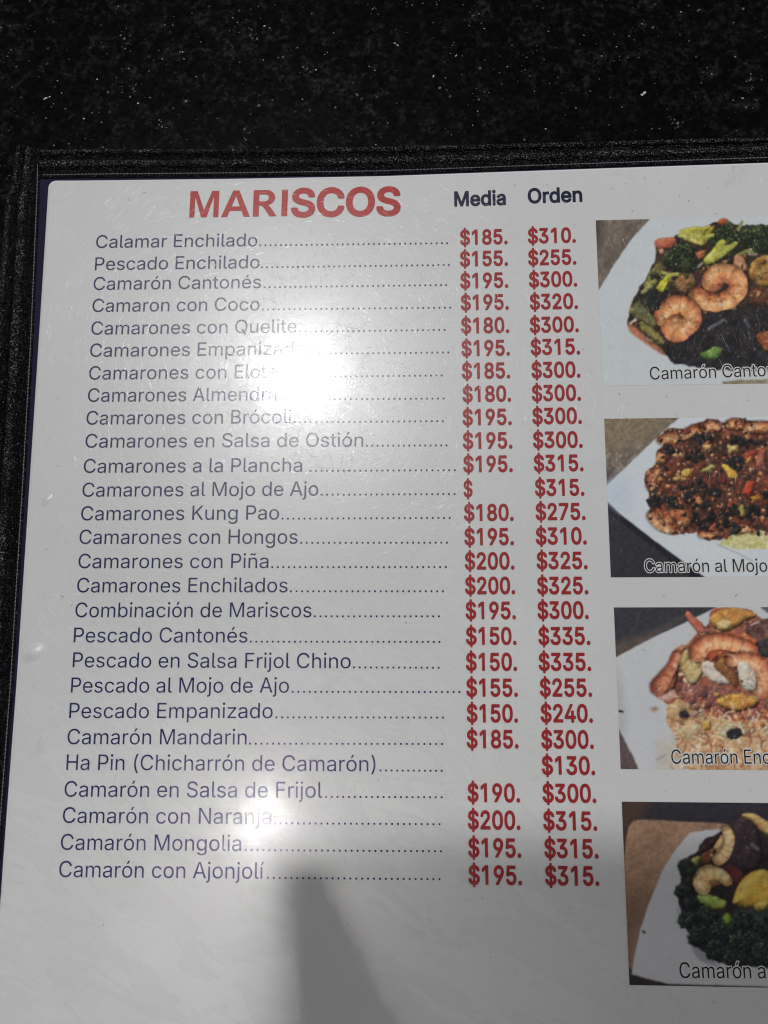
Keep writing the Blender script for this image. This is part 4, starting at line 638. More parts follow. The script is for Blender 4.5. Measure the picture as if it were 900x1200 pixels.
def build_page():
    rnd = random.Random(11)
    rings = [(0.75, 0.0), (0.38, -0.04), (0.10, -0.15), (0.0, -0.21)]
    vs = []; fs = []; mi = []
    n = None
    for ins, z in rings:
        p = page_outline(ins); n = len(p); vs += [(x, y, z) for x, y in p]
    fs.append(tuple(range(n - 1, -1, -1))); mi.append(0)
    for k in range(len(rings) - 1):
        for i in range(n):
            j = (i + 1) % n
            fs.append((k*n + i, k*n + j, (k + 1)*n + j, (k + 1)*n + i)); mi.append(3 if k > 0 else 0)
    n_flat = len(fs)
    def curl(x, y, L, w, mat, bend):            # a hair-thin scuff or wrinkle mark
        a = rnd.uniform(0, 6.28); b = len(vs); k = 7
        for i in range(k):
            ww = w*math.sin(math.pi*(i + .6)/(k + .2))
            vs.append((x - math.sin(a)*ww, y + math.cos(a)*ww, 0.035)); vs.append((x + math.sin(a)*ww, y - math.cos(a)*ww, 0.035))
            x += math.cos(a)*L/k; y += math.sin(a)*L/k; a += rnd.gauss(bend, 0.35)
        for i in range(k - 1):
            fs.append((b + 2*i, b + 2*i + 1, b + 2*i + 3, b + 2*i + 2)); mi.append(mat)
    for x, y in ((136, 14), (139, 15.5), (144, 16.8), (148, 17), (152, 12), (155, 10), (160, 13), (149, 3.5), (143, 1.5), (140, 9), (162, 6), (158, 16), (134, -40), (138, -43.5), (146, -42),
                 (150, -45.5), (166, -44), (127, -30), (122, -55), (137, -47.2), (144, -91), (160, -90.5), (139, -105), (152, -134.5), (160, -135), (141, -136), (150, -181), (166, -184), (30, 16.5), (8, 15), (12, 17), (35, 14.5),
                 (-6, -57), (-7, -78), (-9, -112), (-3, -92), (72, -137), (69, -85), (31, -79), (82, -98), (45, -110), (-8, -40), (118, 15), (110, 17), (126, 4), (20, -175), (12, -168), (100, -172)):
        curl(x + rnd.uniform(-1, 1), y + rnd.uniform(-1, 1), rnd.uniform(.5, 1.6), rnd.uniform(.04, .085), 1 if rnd.random() < .75 else 2, rnd.choice((-.6, .5, .7)))
    for x, y in ((99, -160), (31.5, 19), (75, -134), (-9, -158), (91, -137), (116, -60), (68, -166), (-1, -93)):
        curl(x, y, .35, .11, 2, 0)
    # raised blisters in the film
    def blister(x, y, rx, ry, ang, h):
        b = len(vs); K, N = 8, 20
        vs.append((x, y, h + 0.02))
        for k in range(1, K + 1):
            s = k/K; z = h*(math.cos(math.pi*s) + 1)/2 + (0.02 if k < K else -0.01)
            for i in range(N):
                a = i/N*2*math.pi; px, py = rx*s*math.cos(a), ry*s*math.sin(a)
                vs.append((x + px*math.cos(ang) - py*math.sin(ang), y + px*math.sin(ang) + py*math.cos(ang), z))
        for i in range(N):
            fs.append((b, b + 1 + i, b + 1 + (i + 1) % N)); mi.append(0)
        for k in range(K - 1):
            for i in range(N):
                p, q = b + 1 + k*N, b + 1 + (k + 1)*N
                fs.append((p + i, q + i, q + (i + 1) % N, p + (i + 1) % N)); mi.append(0)
    blister(-9.9, -104.6, 3.6, 2.2, .5, .50)
    blister(-6.4, -126.0, 3.2, 1.0, 1.15, .30)
    blister(-9.0, -66.5, 2.0, 1.0, .9, .22)
    o = link_mesh('printed_page', vs, fs, [M_PAPER, M_SCUFF, M_GRIME, M_FILM_GLINT], menu, midx=mi)
    o.data.polygons.foreach_set('use_smooth', [i >= n_flat and m == 0 for i, m in enumerate(mi)])
    return o
page = build_page()

# ------------------------------------------------------------------ lettering: outlines of a plain grotesque, units of 1/1000
GLYPHS = {}
for rec in GL.split('|'):
    cut, ch, adv, *loops = rec.split(';')
    ch = {'SP': ' '}.get(ch, ch)
    LL = []
    for lp in loops:
        q = [int(c) for c in lp.split(',')]; x = y = 0; pts = []
        for i in range(0, len(q), 2):
            x += q[i]; y += q[i + 1]; pts.append((x, y))
        LL.append(pts)
    GLYPHS[cut, ch] = (int(adv), LL)

def run_polys(text, cut, track=0):
    """outlines of each letter of a line in glyph units, plus the ink extent"""
    x = 0; out = []
    for ch in text:
        adv, loops = GLYPHS[cut, ch]
        if loops: out.append([[(px + x, py) for px, py in l] for l in loops])
        x += adv + track
    xs = [p[0] for g in out for l in g for p in l]
    return out, min(xs), max(xs)
CAP = 509.0
def inside(pt, loop):
    x, y = pt[0], pt[1]; c = False
    for i in range(len(loop)):
        a, b = loop[i - 1], loop[i]
        if (a[1] > y) != (b[1] > y) and x < a[0] + (y - a[1])*(b[0] - a[0])/(b[1] - a[1]): c = not c
    return c
def nest(loops):
    """each outer contour with its own holes"""
    out = [l for l in loops if sum(inside(l[0], m) for m in loops if m is not l) % 2 == 0]
    return [[o_] + [l for l in loops if l not in out and inside(l[0], o_)] for o_ in out]
def text_mesh(name, text, x0, y0, x1, y1, cap, mat, parent, z=0.05, cut='reg', extra=None, track=0):
    """ink between (x0, y0) and (x1, y1) along the baseline"""
    base_cut = 'reg' if cut == 'ring' else cut
    _, a, b = run_polys(text, base_cut, track)
    polys, _, _ = run_polys(text, cut, track)
    sx = math.hypot(x1 - x0, y1 - y0)/(b - a); sy = cap/CAP
    ang = math.atan2(y1 - y0, x1 - x0); ca, sa = math.cos(ang), math.sin(ang)
    vs = []; fs = []
    for k, g in enumerate(polys):
        zz = z + (0.006*(k % 2) if cut == 'ring' else 0)
        for grp in nest(g):
            if cut == 'ring': grp = grp[:1]
            L = [[Vector((x0 + (px - a)*sx*ca - py*sy*sa, y0 + (px - a)*sx*sa + py*sy*ca, zz)) for px, py in l] for l in grp]
            base = len(vs); flat = [p for l in L for p in l]
            for tri in tessellate_polygon(L):
                p, q, r = (flat[i] for i in tri)
                t = tuple(base + i for i in tri)
                fs.append(t if (q - p).cross(r - p).z > 0 else (t[0], t[2], t[1]))
            vs += [tuple(p) for p in flat]
    if extra: extra(vs, fs, z)
    return link_mesh(name, vs, fs, mat, parent)

def leader(xa, ya, xb, yb, pitch=1.365, s=0.225):
    def add(vs, fs, z):
        L = math.hypot(xb - xa, yb - ya); n = max(2, round(L/pitch) + 1)
        for i in range(n):
            t = i/(n - 1); x = xa + (xb - xa)*t; y = ya + (yb - ya)*t + s; b = len(vs)
            vs.extend([(x - s, y - s, z), (x + s, y - s, z), (x + s, y + s, z), (x - s, y + s, z)])
            fs.append((b, b + 1, b + 2, b + 3))
    return add

o = text_mesh('heading', 'MARISCOS', 24.6, 9.35, 80.7, 8.75, 7.55, M_TITLE, page, cut='title'); o['label'] = 'large red heading reading MARISCOS'
o = text_mesh('column_heading', 'Media', 94.73, 10.76, 108.17, 10.85, 3.95, M_DEEP, page, cut='bold'); o['label'] = 'navy column heading reading Media'
o = text_mesh('column_heading', 'Orden', 113.85, 11.1, 127.91, 11.2, 3.95, M_DEEP, page, cut='bold'); o['label'] = 'navy column heading reading Orden'

for name, x0, y0, x1, y1, dxa, dya, dxb, dyb in ROWS:
    o = text_mesh('dish_name', name, x0, y0, x1, y1, 3.62, M_NAVY, page, extra=leader(dxa, dya, dxb, dyb))
    o['label'] = 'navy line reading ' + name + ' with a dotted leader'
for col, txt, x0, y0, x1, y1 in PRICES:
    o = text_mesh('price', txt, x0, y0, x1, y1, 3.92, M_RED, page, cut='bold')
    o['label'] = 'red price reading ' + txt + ' in the ' + col + ' column'

# ------------------------------------------------------------------ the four printed food pictures
def vnoise(u, v, scale, seed, octaves=3, gain=0.55):
    out = np.zeros_like(u); amp = 1.0; tot = 0.0
    for o_ in range(octaves):
        r = np.random.RandomState(seed*17 + o_*101 + 3); T = r.rand(128, 128)
        x = u/scale*(2**o_) + 1000.3; y = v/scale*(2**o_) + 1000.7
        xi = np.floor(x).astype(int); yi = np.floor(y).astype(int); fx = x - xi; fy = y - yi
        fx = fx*fx*(3 - 2*fx); fy = fy*fy*(3 - 2*fy)
        g = lambda a, b: T[(yi + b) % 128, (xi + a) % 128]
        out += amp*((g(0, 0)*(1 - fx) + g(1, 0)*fx)*(1 - fy) + (g(0, 1)*(1 - fx) + g(1, 1)*fx)*fy)
        tot += amp; amp *= gain
    return out/tot - 0.5

def chaikin(p):
    n = len(p); o = []
    for i in range(n):
        a, b = p[i], p[(i + 1) % n]
        o += [(a[0]*.78 + b[0]*.22, a[1]*.78 + b[1]*.22), (a[0]*.22 + b[0]*.78, a[1]*.22 + b[1]*.78)]
    return o

class Print:
    """a picture printed on paper: drawn into a colour per vertex of the picture's own sheet"""
    def __init__(s, u, v, seed, bgc):
        s.u, s.v, s.seed = u, v, seed
        s.c = np.empty(u.shape + (3,)); s.c[:] = bgc
        s.k = 0
    def warp(s, amt, scale):
        s.k += 1
        return s.u + amt*2*vnoise(s.u, s.v, scale, s.seed*50 + s.k), s.v + amt*2*vnoise(s.u, s.v, scale, s.seed*50 + s.k + 400)
    def sd(s, pts, u, v):                     # signed distance to a polygon, negative inside
        p = np.array(pts, float); n = len(p); d = np.full(u.shape, 1e9); ins = np.zeros(u.shape, bool)
        for i in range(n):
            a, b = p[i], p[(i + 1) % n]; e = b - a
            wu, wv = u - a[0], v - a[1]
            t = np.clip((wu*e[0] + wv*e[1])/max(e @ e, 1e-9), 0, 1)
            d = np.minimum(d, np.hypot(wu - t*e[0], wv - t*e[1]))
            c = ((a[1] <= v) & (b[1] > v)) | ((b[1] <= v) & (a[1] > v))
            with np.errstate(divide='ignore', invalid='ignore'):
                xs = a[0] + (v - a[1])*(e[0]/(e[1] if e[1] else 1e-9))
            ins ^= c & (u < xs)
        return np.where(ins, -d, d)
    def win(s, pts, pad):
        xs = [q[0] for q in pts]; ys = [q[1] for q in pts]
        m = (s.u > min(xs) - pad) & (s.u < max(xs) + pad) & (s.v > min(ys) - pad) & (s.v < max(ys) + pad)
        r = np.where(m.any(1))[0]; c = np.where(m.any(0))[0]
        if len(r) < 3 or len(c) < 3: return None
        w = Print.__new__(Print); sl = (slice(r[0], r[-1] + 1), slice(c[0], c[-1] + 1))
        w.u, w.v, w.c, w.seed, w.k = s.u[sl], s.v[sl], s.c[sl], s.seed, s.k
        return w, sl
    def poly(s, pts, col, *a, **k):
        r = s.win(pts, k.get('edge', 6)*2 + k.get('soft', 4) + 6); s.k += 1
        if r is None: return
        r[0].poly_(pts, col, *a, **k); s.c[r[1]] = r[0].c
    def line(s, pts, w, *a, **k):
        r = s.win(pts, w + 14); s.k += 1
        if r is None: return
        r[0].line_(pts, w, *a, **k); s.c[r[1]] = r[0].c
    def poly_(s, pts, col, edge=6, escale=30, soft=5, tex=0.22, tscale=13, form=0.0, depth=30, alt=None, altscale=40, seed=None, lightdir=(-.5, -.85), rounded=True):
        if len(pts) > 4 and rounded: pts = chaikin(chaikin(pts))
        u, v = s.warp(edge, escale); d = s.sd(pts, u, v)
        m = np.clip(0.5 - d/soft, 0, 1)[..., None]
        base = np.empty_like(s.c); base[:] = col
        if alt is not None:
            f = np.clip(0.5 + 2.6*vnoise(s.u, s.v, altscale, s.seed*9 + s.k*3, 4), 0, 1)[..., None]
            base = base*(1 - f*.85) + np.array(alt, float)*f*.85
        sh = 1 + tex*2*vnoise(s.u, s.v, tscale, s.seed*7 + s.k*5, 4, .7)
        if form:                                # the picture shows rounded food
            hgt = np.sqrt(np.clip(1 - (1 - np.clip(-d/depth, 0, 1))**2, 0, 1))
            hgt = hgt + 0.20*vnoise(s.u, s.v, depth*.9, s.seed*11 + s.k, 3)
            gy, gx = np.gradient(hgt); du = abs(s.u[0, 1] - s.u[0, 0]); gx, gy = gx/du*depth, gy/du*depth
            ao = np.clip(-d/(depth*.55), 0, 1); sh = sh*(1 - form*.42*(1 - ao)**1.5)
            hot = np.clip((vnoise(s.u, s.v, 9, s.seed*13 + s.k, 2) - .22)*9, 0, 1)*np.clip(-d/depth*2, 0, 1)
            base = base + (np.array((244, 232, 220.)) - base)*(hot*.5*min(1, form))[..., None]
            sh = sh*(1 + form*np.clip(gx*-lightdir[0]*-1*-1 + gy*-lightdir[1]*-1*-1, -1.4, 1.1)*0.55 - form*0.18*np.clip(1 + d/depth, 0, 1))
        s.c = s.c*(1 - m) + np.clip(base*sh[..., None], 0, 255)*m
    def line_(s, pts, w, col, a=1.0, edge=3, soft=3):
        u, v = s.warp(edge, 25); d = np.full(u.shape, 1e9)
        for p, q in zip(pts[:-1], pts[1:]):
            e = np.array(q, float) - np.array(p, float); wu, wv = u - p[0], v - p[1]
            t = np.clip((wu*e[0] + wv*e[1])/max(e @ e, 1e-9), 0, 1); d = np.minimum(d, np.hypot(wu - t*e[0], wv - t*e[1]))
        m = (np.clip(0.5 - (d - w)/soft, 0, 1)*a)[..., None]
        s.c = s.c*(1 - m) + np.array(col, float)*m
    def prawn(s, path, r0, r1, body, edge_col, bands=6, tail=None):
        """a cooked prawn: a curled tapering body with shell segments, a pink back and a wet shine"""
        pts = [(float(x), float(y)) for x, y in path]
        for _ in range(2):
            q = [pts[0]]
            for a, b in zip(pts[:-1], pts[1:]): q += [(a[0]*.75 + b[0]*.25, a[1]*.75 + b[1]*.25), (a[0]*.25 + b[0]*.75, a[1]*.25 + b[1]*.75)]
            pts = q + [pts[-1]]
        R = max(r0, r1); r = s.win(pts, R + 12); s.k += 2
        if r is None: return
        w, sl = r; u, v = w.warp(R*.10, R*.7)
        seg = [math.hypot(b[0] - a[0], b[1] - a[1]) for a, b in zip(pts[:-1], pts[1:])]; tot = sum(seg); acc = 0
        D = np.full(u.shape, 1e9); T = np.zeros_like(u); S = np.zeros_like(u)
        for (a, b), L in zip(zip(pts[:-1], pts[1:]), seg):
            ex, ey = (b[0] - a[0])/max(L, 1e-6), (b[1] - a[1])/max(L, 1e-6)
            t = np.clip((u - a[0])*ex + (v - a[1])*ey, 0, L)
            d = np.hypot(u - a[0] - t*ex, v - a[1] - t*ey)
            sd = (u - a[0])*ey - (v - a[1])*ex
            m = d < D; D = np.where(m, d, D); T = np.where(m, (acc + t)/tot, T); S = np.where(m, np.sign(sd)*d, S); acc += L
        rad = r0 + (r1 - r0)*T; x = S/rad; k = np.clip(0.5 + (rad - D)/4, 0, 1)[..., None]
        hgt = np.sqrt(np.clip(1 - x*x, 0, 1))
        ph = T*bands + .12*x*x; fr = ph - np.floor(ph)
        n = vnoise(w.u, w.v, R*.5, s.seed*3 + s.k, 4, .6)
        outer = np.clip(x*.9 + .15 + n*.8, 0, 1)[..., None]
        base = np.array(body, float)*(1 - outer) + np.array(edge_col, float)*outer
        sh = (.62 + .46*hgt)*(1 - .20*np.exp(-((fr - .06)/.07)**2))*(1 + .12*np.exp(-((fr - .35)/.18)**2))*(1 + .35*n)
        ly = np.gradient(hgt*rad, axis=0)/abs(w.v[1, 0] - w.v[0, 0]); lx = np.gradient(hgt*rad, axis=1)/abs(w.u[0, 1] - w.u[0, 0])
        sh = sh*np.clip(1 - .16*np.clip(lx*-.4 + ly*-.8, -1.5, 1.5)*-1*-1*-1, .6, 1.4)
        col = base*sh[..., None]
        hot = (np.exp(-((x + .25)/.22)**2)*np.clip(vnoise(w.u, w.v, R*.35, s.seed + s.k, 2)*4 + .1, 0, 1)*.55)[..., None]
        col = col*(1 - hot) + np.array((250, 226, 202.))*hot
        sh2 = np.clip(1.25 - (D - rad)/10, 0, 1)*.35*(1 - k[..., 0])           # dark sauce round it in the picture
        w.c = w.c*(1 - sh2[..., None]); s.c[sl] = w.c*(1 - k) + np.clip(col, 0, 255)*k
    def head(s, cx, cy, r, dark, light, seed, n=46):
        """one broccoli head: a knobbly round of small buds, paler on the side the light came from"""
        rnd = random.Random(seed)
        s.poly([(cx + r*math.cos(a)*rnd.uniform(.82, 1.05), cy + r*.9*math.sin(a)*rnd.uniform(.82, 1.05)) for a in np.linspace(0, 6.28, 13)[:-1]], dark, edge=r*.16, escale=r*.35, soft=6, tex=.3, form=.5, depth=r*.8)
        for k in range(n):
            a = rnd.uniform(0, 6.28); q = r*math.sqrt(rnd.random())*.96; dx, dy = q*math.cos(a), q*.9*math.sin(a)
            f = min(1, max(0, .38 + .42*(-.45*dx - .85*dy)/r + rnd.gauss(0, .14)))
            c = [dark[i]*(1 - f) + light[i]*f for i in range(3)]; b = r*rnd.uniform(.09, .17)
            s.poly([(cx + dx + b*math.cos(t), cy + dy + b*math.sin(t)) for t in (0, 1.05, 2.1, 3.14, 4.2, 5.2)], c, edge=b*.3, escale=b, soft=4, tex=.15, form=.7, depth=b)
    def florets(s, region, n, cols, r0=6, r1=13, seed=1):
        s.hash_blobs(region, n, cols, r0, r1, seed, form=.9)
    def sparkle(s, pts, thr, col, scale, a=0.8):
        thr += .05; a *= .75
        u, v = s.warp(6, 30); d = s.sd(pts, u, v)
        n = vnoise(s.u, s.v, scale, s.seed*31 + s.k, 2, .6)
        m = (np.clip((n - thr)*18, 0, 1)*(d < 0)*a)[..., None]
        s.c = s.c*(1 - m) + np.array(col, float)*m
    def clarity(s, pts, amt=.5):                 # small dark gaps and bright wet edges all over the food
        d = s.sd(pts, s.u, s.v); m = np.clip(0.5 - d/10, 0, 1)
        n = vnoise(s.u, s.v, 24, s.seed + 300, 4, .75); q = vnoise(s.u + 300*n, s.v, 44, s.seed + 301, 3, .6)
        gap = np.clip((np.abs(q) < .022)*1.0, 0, 1)*np.clip(vnoise(s.u, s.v, 70, s.seed + 302, 2)*5 + .4, 0, 1)
        f = 1 + m*(amt*2.2*n - .38*gap)
        s.c = np.clip(s.c*f[..., None], 0, 255)
        tint = vnoise(s.u, s.v, 34, s.seed + 303, 3)*m
        s.c = np.clip(s.c*np.stack([1 + .16*tint, 1 - .03*tint, 1 - .18*tint], -1), 0, 255)
    def grain(s, amt, scale=5):
        s.c = np.clip(s.c*(1 + amt*2*vnoise(s.u, s.v, scale, s.seed + 77, 2)[..., None]), 0, 255)
    def hash_blobs(s, region, n, cols, r0, r1, seed, **kw):
        rnd = random.Random(seed); xs = [p[0] for p in region]; ys = [p[1] for p in region]
        P_ = np.array(region, float)
        for _ in range(n):
            for _t in range(40):
                x, y = rnd.uniform(min(xs), max(xs)), rnd.uniform(min(ys), max(ys))
                if s.sd(region, np.array([[x]]), np.array([[y]]))[0, 0] < -r0*.5: break
            r = rnd.uniform(r0, r1); el = rnd.uniform(.5, 1); a0 = rnd.uniform(0, 3.14)
            pts = []
            for i in range(7):
                a = i/7*6.283; q = r*rnd.uniform(.7, 1.15); px, py = q*math.cos(a), q*el*math.sin(a)
                pts.append((x + px*math.cos(a0) - py*math.sin(a0), y + px*math.sin(a0) + py*math.cos(a0)))
            s.poly(pts, rnd.choice(cols), edge=r*.25, escale=r*.8, soft=4, tex=.2, tscale=max(6, r*.5), form=kw.get('form', .6), depth=r*.6)

def paint_one(p):            # prawns with broccoli
    p.grain(.015, 40)
    p.poly([(-60, -60), (450, -50), (345, 60), (250, 160), (170, 280), (82, 425), (-60, 640)], (118, 108, 98), rounded=False, edge=3, tex=.3, tscale=14, alt=(90, 80, 72), altscale=90)
    p.poly([(40, 40), (110, 60), (90, 200), (60, 300)], (70, 64, 60), edge=4, soft=50, tex=.2)
    mass = [(360, 180), (470, 150), (700, 72), (760, 110), (900, 115), (1150, 110), (1330, 260), (1360, 500), (1250, 740), (900, 800), (700, 800), (480, 772), (400, 722), (240, 610), (225, 540), (260, 450), (320, 350), (370, 250)]
    p.poly(mass, (58, 44, 34), edge=10, tex=.5, tscale=20, alt=(34, 30, 26), altscale=60)
    p.poly([(228, 560), (260, 590), (330, 650), (400, 700), (410, 735), (330, 680), (240, 625)], (158, 100, 78), tex=.2, soft=12)
    p.poly([(330, 340), (380, 265), (410, 310), (385, 390), (325, 420), (300, 400)], (122, 112, 66), alt=(80, 74, 44), tex=.4, form=.6, depth=20)
    p.poly([(355, 175), (400, 160), (465, 160), (468, 205), (385, 228), (357, 208)], (172, 92, 66), form=.7, depth=22, tex=.15)
    p.poly([(375, 215), (400, 215), (405, 240), (380, 240)], (205, 160, 130), form=.3)
    p.poly([(470, 125), (540, 108), (600, 110), (655, 100), (630, 150), (610, 207), (560, 200), (500, 172)], (172, 164, 66), alt=(120, 112, 50), form=.7, tex=.25, depth=20)
    p.poly([(395, 255), (430, 210), (490, 178), (552, 230), (566, 280), (520, 335), (450, 335), (410, 295)], (34, 36, 28), alt=(66, 66, 48), tex=.6, tscale=10, edge=10, escale=14, form=.5)
    p.poly([(625, 210), (650, 130), (705, 92), (752, 140), (765, 200), (690, 225)], (42, 46, 34), alt=(74, 76, 56), tex=.6, tscale=10, edge=9, escale=14, form=.5)
    p.poly([(660, 80), (695, 64), (718, 80), (700, 100), (668, 98)], (165, 82, 50), form=.5)
    p.poly([(745, 130), (780, 75), (790, 85), (770, 140)], (120, 124, 84), tex=.3)
    p.poly([(760, 140), (800, 98), (860, 104), (960, 100), (1100, 130), (1100, 240), (900, 235), (790, 228)], (28, 36, 26), alt=(52, 62, 44), tex=.6, tscale=9, edge=10, escale=13, form=.4)
    p.poly([(552, 232), (606, 224), (604, 262), (570, 274)], (168, 94, 62), form=.6, depth=16)
    p.poly([(588, 268), (640, 220), (680, 165), (702, 178), (700, 205), (752, 178), (768, 195), (735, 225), (640, 290), (612, 302)], (158, 160, 58), alt=(196, 190, 90), tex=.2, form=.8, depth=16)
    p.poly([(362, 412), (425, 325), (452, 345), (402, 432)], (180, 178, 58), form=.7, depth=14, tex=.15)
    p.poly([(440, 378), (515, 322), (575, 365), (540, 438), (480, 432)], (132, 98, 60), alt=(96, 64, 44), form=.8, depth=26, tex=.25)
    p.poly([(540, 330), (585, 315), (610, 350), (590, 400), (560, 410)], (66, 46, 44), tex=.4, form=.4)
    p.line([(555, 310), (585, 290)], 6, (190, 180, 175), .8)
    p.poly([(730, 290), (755, 232), (790, 262), (812, 310), (790, 335), (745, 330)], (196, 138, 100), form=.7, depth=20)
    p.poly([(800, 222), (850, 204), (886, 232), (862, 256), (815, 250)], (196, 176, 156), form=.5, depth=16)
    p.poly([(806, 310), (850, 255), (930, 245), (1000, 280), (1000, 390), (880, 412), (820, 375)], (162, 126, 70), alt=(120, 84, 46), tex=.35, form=.7, depth=30)
    p.poly([(795, 440), (850, 400), (950, 410), (980, 500), (850, 500)], (112, 70, 46), alt=(70, 44, 34), tex=.4, form=.6)
    D_, L_ = (24, 32, 22), (112, 126, 72)
    p.hash_blobs(mass, 150, [(120, 112, 60), (84, 84, 48), (150, 104, 66), (40, 36, 32), (98, 64, 44), (64, 70, 44), (170, 120, 80)], 7, 20, 51)
    for k, (x, y, r) in enumerate(((440, 275, 46), (500, 230, 54), (520, 300, 44), (665, 175, 44), (710, 140, 50), (735, 195, 36), (800, 165, 52), (880, 150, 56), (870, 205, 46), (960, 160, 60), (1050, 170, 60), (345, 470, 42), (360, 350, 26))):
        p.head(x, y, r, D_, L_, 60 + k)
    for k, (x, y, r) in enumerate(((520, 690, 60), (640, 620, 64), (760, 600, 70), (720, 690, 66), (850, 560, 60), (470, 735, 40), (840, 740, 56))):
        p.head(x, y, r, (22, 22, 26), (62, 64, 66), 80 + k, 34)
    p.poly([(588, 268), (640, 220), (680, 165), (702, 178), (700, 205), (752, 178), (768, 195), (735, 225), (640, 290), (612, 302)], (164, 164, 66), alt=(200, 194, 104), tex=.2, form=.6, depth=16)
    p.poly([(470, 125), (540, 108), (600, 110), (655, 100), (600, 140), (606, 205), (560, 196), (500, 172)], (178, 170, 76), alt=(140, 136, 60), form=.5, tex=.3, depth=18, edge=9, escale=18)
    for q, c in (([(395, 330), (430, 345), (470, 340)], (150, 148, 78)), ([(300, 430), (330, 400), (360, 372)], (128, 130, 72)), ([(640, 255), (690, 235), (740, 200)], (176, 172, 84)), ([(540, 150), (590, 165), (640, 150)], (168, 162, 80)), ([(480, 150), (520, 165), (580, 190)], (186, 180, 96)), ([(770, 245), (800, 230), (830, 236)], (112, 118, 70)), ([(250, 520), (300, 545), (350, 590)], (140, 136, 82))):
        p.line(q, 9, c, .9, edge=5, soft=6); p.line([(x - 2, y - 4) for x, y in q], 3, tuple(min(255, v + 42) for v in c), .6, edge=5, soft=5)
    p.hash_blobs([(400, 690), (560, 640), (720, 530), (900, 510), (900, 770), (600, 780)], 60, [(52, 50, 52), (40, 38, 40), (70, 60, 54), (28, 28, 32), (84, 62, 50)], 8, 22, 52)
    p.prawn([(560, 440), (600, 470), (660, 480), (725, 460), (765, 410), (752, 355), (700, 332), (645, 345), (632, 378)], 42, 50, (212, 144, 96), (180, 100, 70), 7)
    p.line([(640, 428), (672, 412), (690, 385)], 5, (120, 64, 42), .8)
    p.prawn([(395, 545), (420, 505), (470, 478), (530, 505), (545, 560), (515, 615), (465, 625), (432, 598), (446, 572)], 44, 48, (214, 146, 96), (186, 106, 72), 7)
    p.line([(484, 552), (480, 528)], 6, (100, 54, 36), .8)
    p.poly([(232, 520), (270, 470), (300, 490), (365, 560), (372, 600), (330, 590), (260, 545)], (112, 108, 68), alt=(80, 78, 50), tex=.3, form=.6, depth=20)
    p.poly([(305, 440), (340, 410), (390, 480), (380, 520), (330, 500)], (32, 36, 36), tex=.5, form=.4)
    p.poly([(280, 570), (310, 566), (420, 665), (400, 682), (310, 625)], (122, 112, 62), form=.7, depth=14, tex=.25)
    p.line([(245, 575), (268, 558)], 6, (205, 200, 200), .8)
    p.poly([(400, 685), (470, 680), (560, 620), (610, 530), (720, 512), (900, 498), (1150, 520), (1200, 700), (900, 775), (600, 790), (430, 745)], (29, 27, 30), alt=(46, 42, 46), tex=.5, tscale=16, edge=10)
    p.line([(620, 600), (690, 560)], 7, (104, 104, 110), .8); p.line([(790, 560), (810, 590)], 8, (92, 92, 98), .7)
    p.poly([(572, 716), (620, 700), (650, 682), (684, 700), (664, 742), (600, 748)], (62, 96, 40), alt=(116, 146, 76), form=.5, tex=.3, depth=14)
    p.poly([(836, 630), (880, 615), (960, 600), (1010, 660), (980, 720), (890, 715), (860, 670)], (172, 104, 62), alt=(130, 72, 44), form=.8, depth=28, tex=.25)
    p.hash_blobs([(960, 160), (1280, 250), (1320, 480), (1200, 700), (980, 640)], 26, [(190, 120, 80), (40, 44, 34), (160, 160, 70), (120, 80, 50), (36, 32, 32), (200, 140, 96)], 34, 75, 5)
    p.poly([(680, 845), (1400, 815), (1400, 880), (700, 880)], (150, 142, 122), alt=(120, 108, 90), tex=.2)
    p.sparkle(mass, .24, (226, 214, 200), 9, .75)
    p.clarity(mass, .30); p.grain(.04, 6)

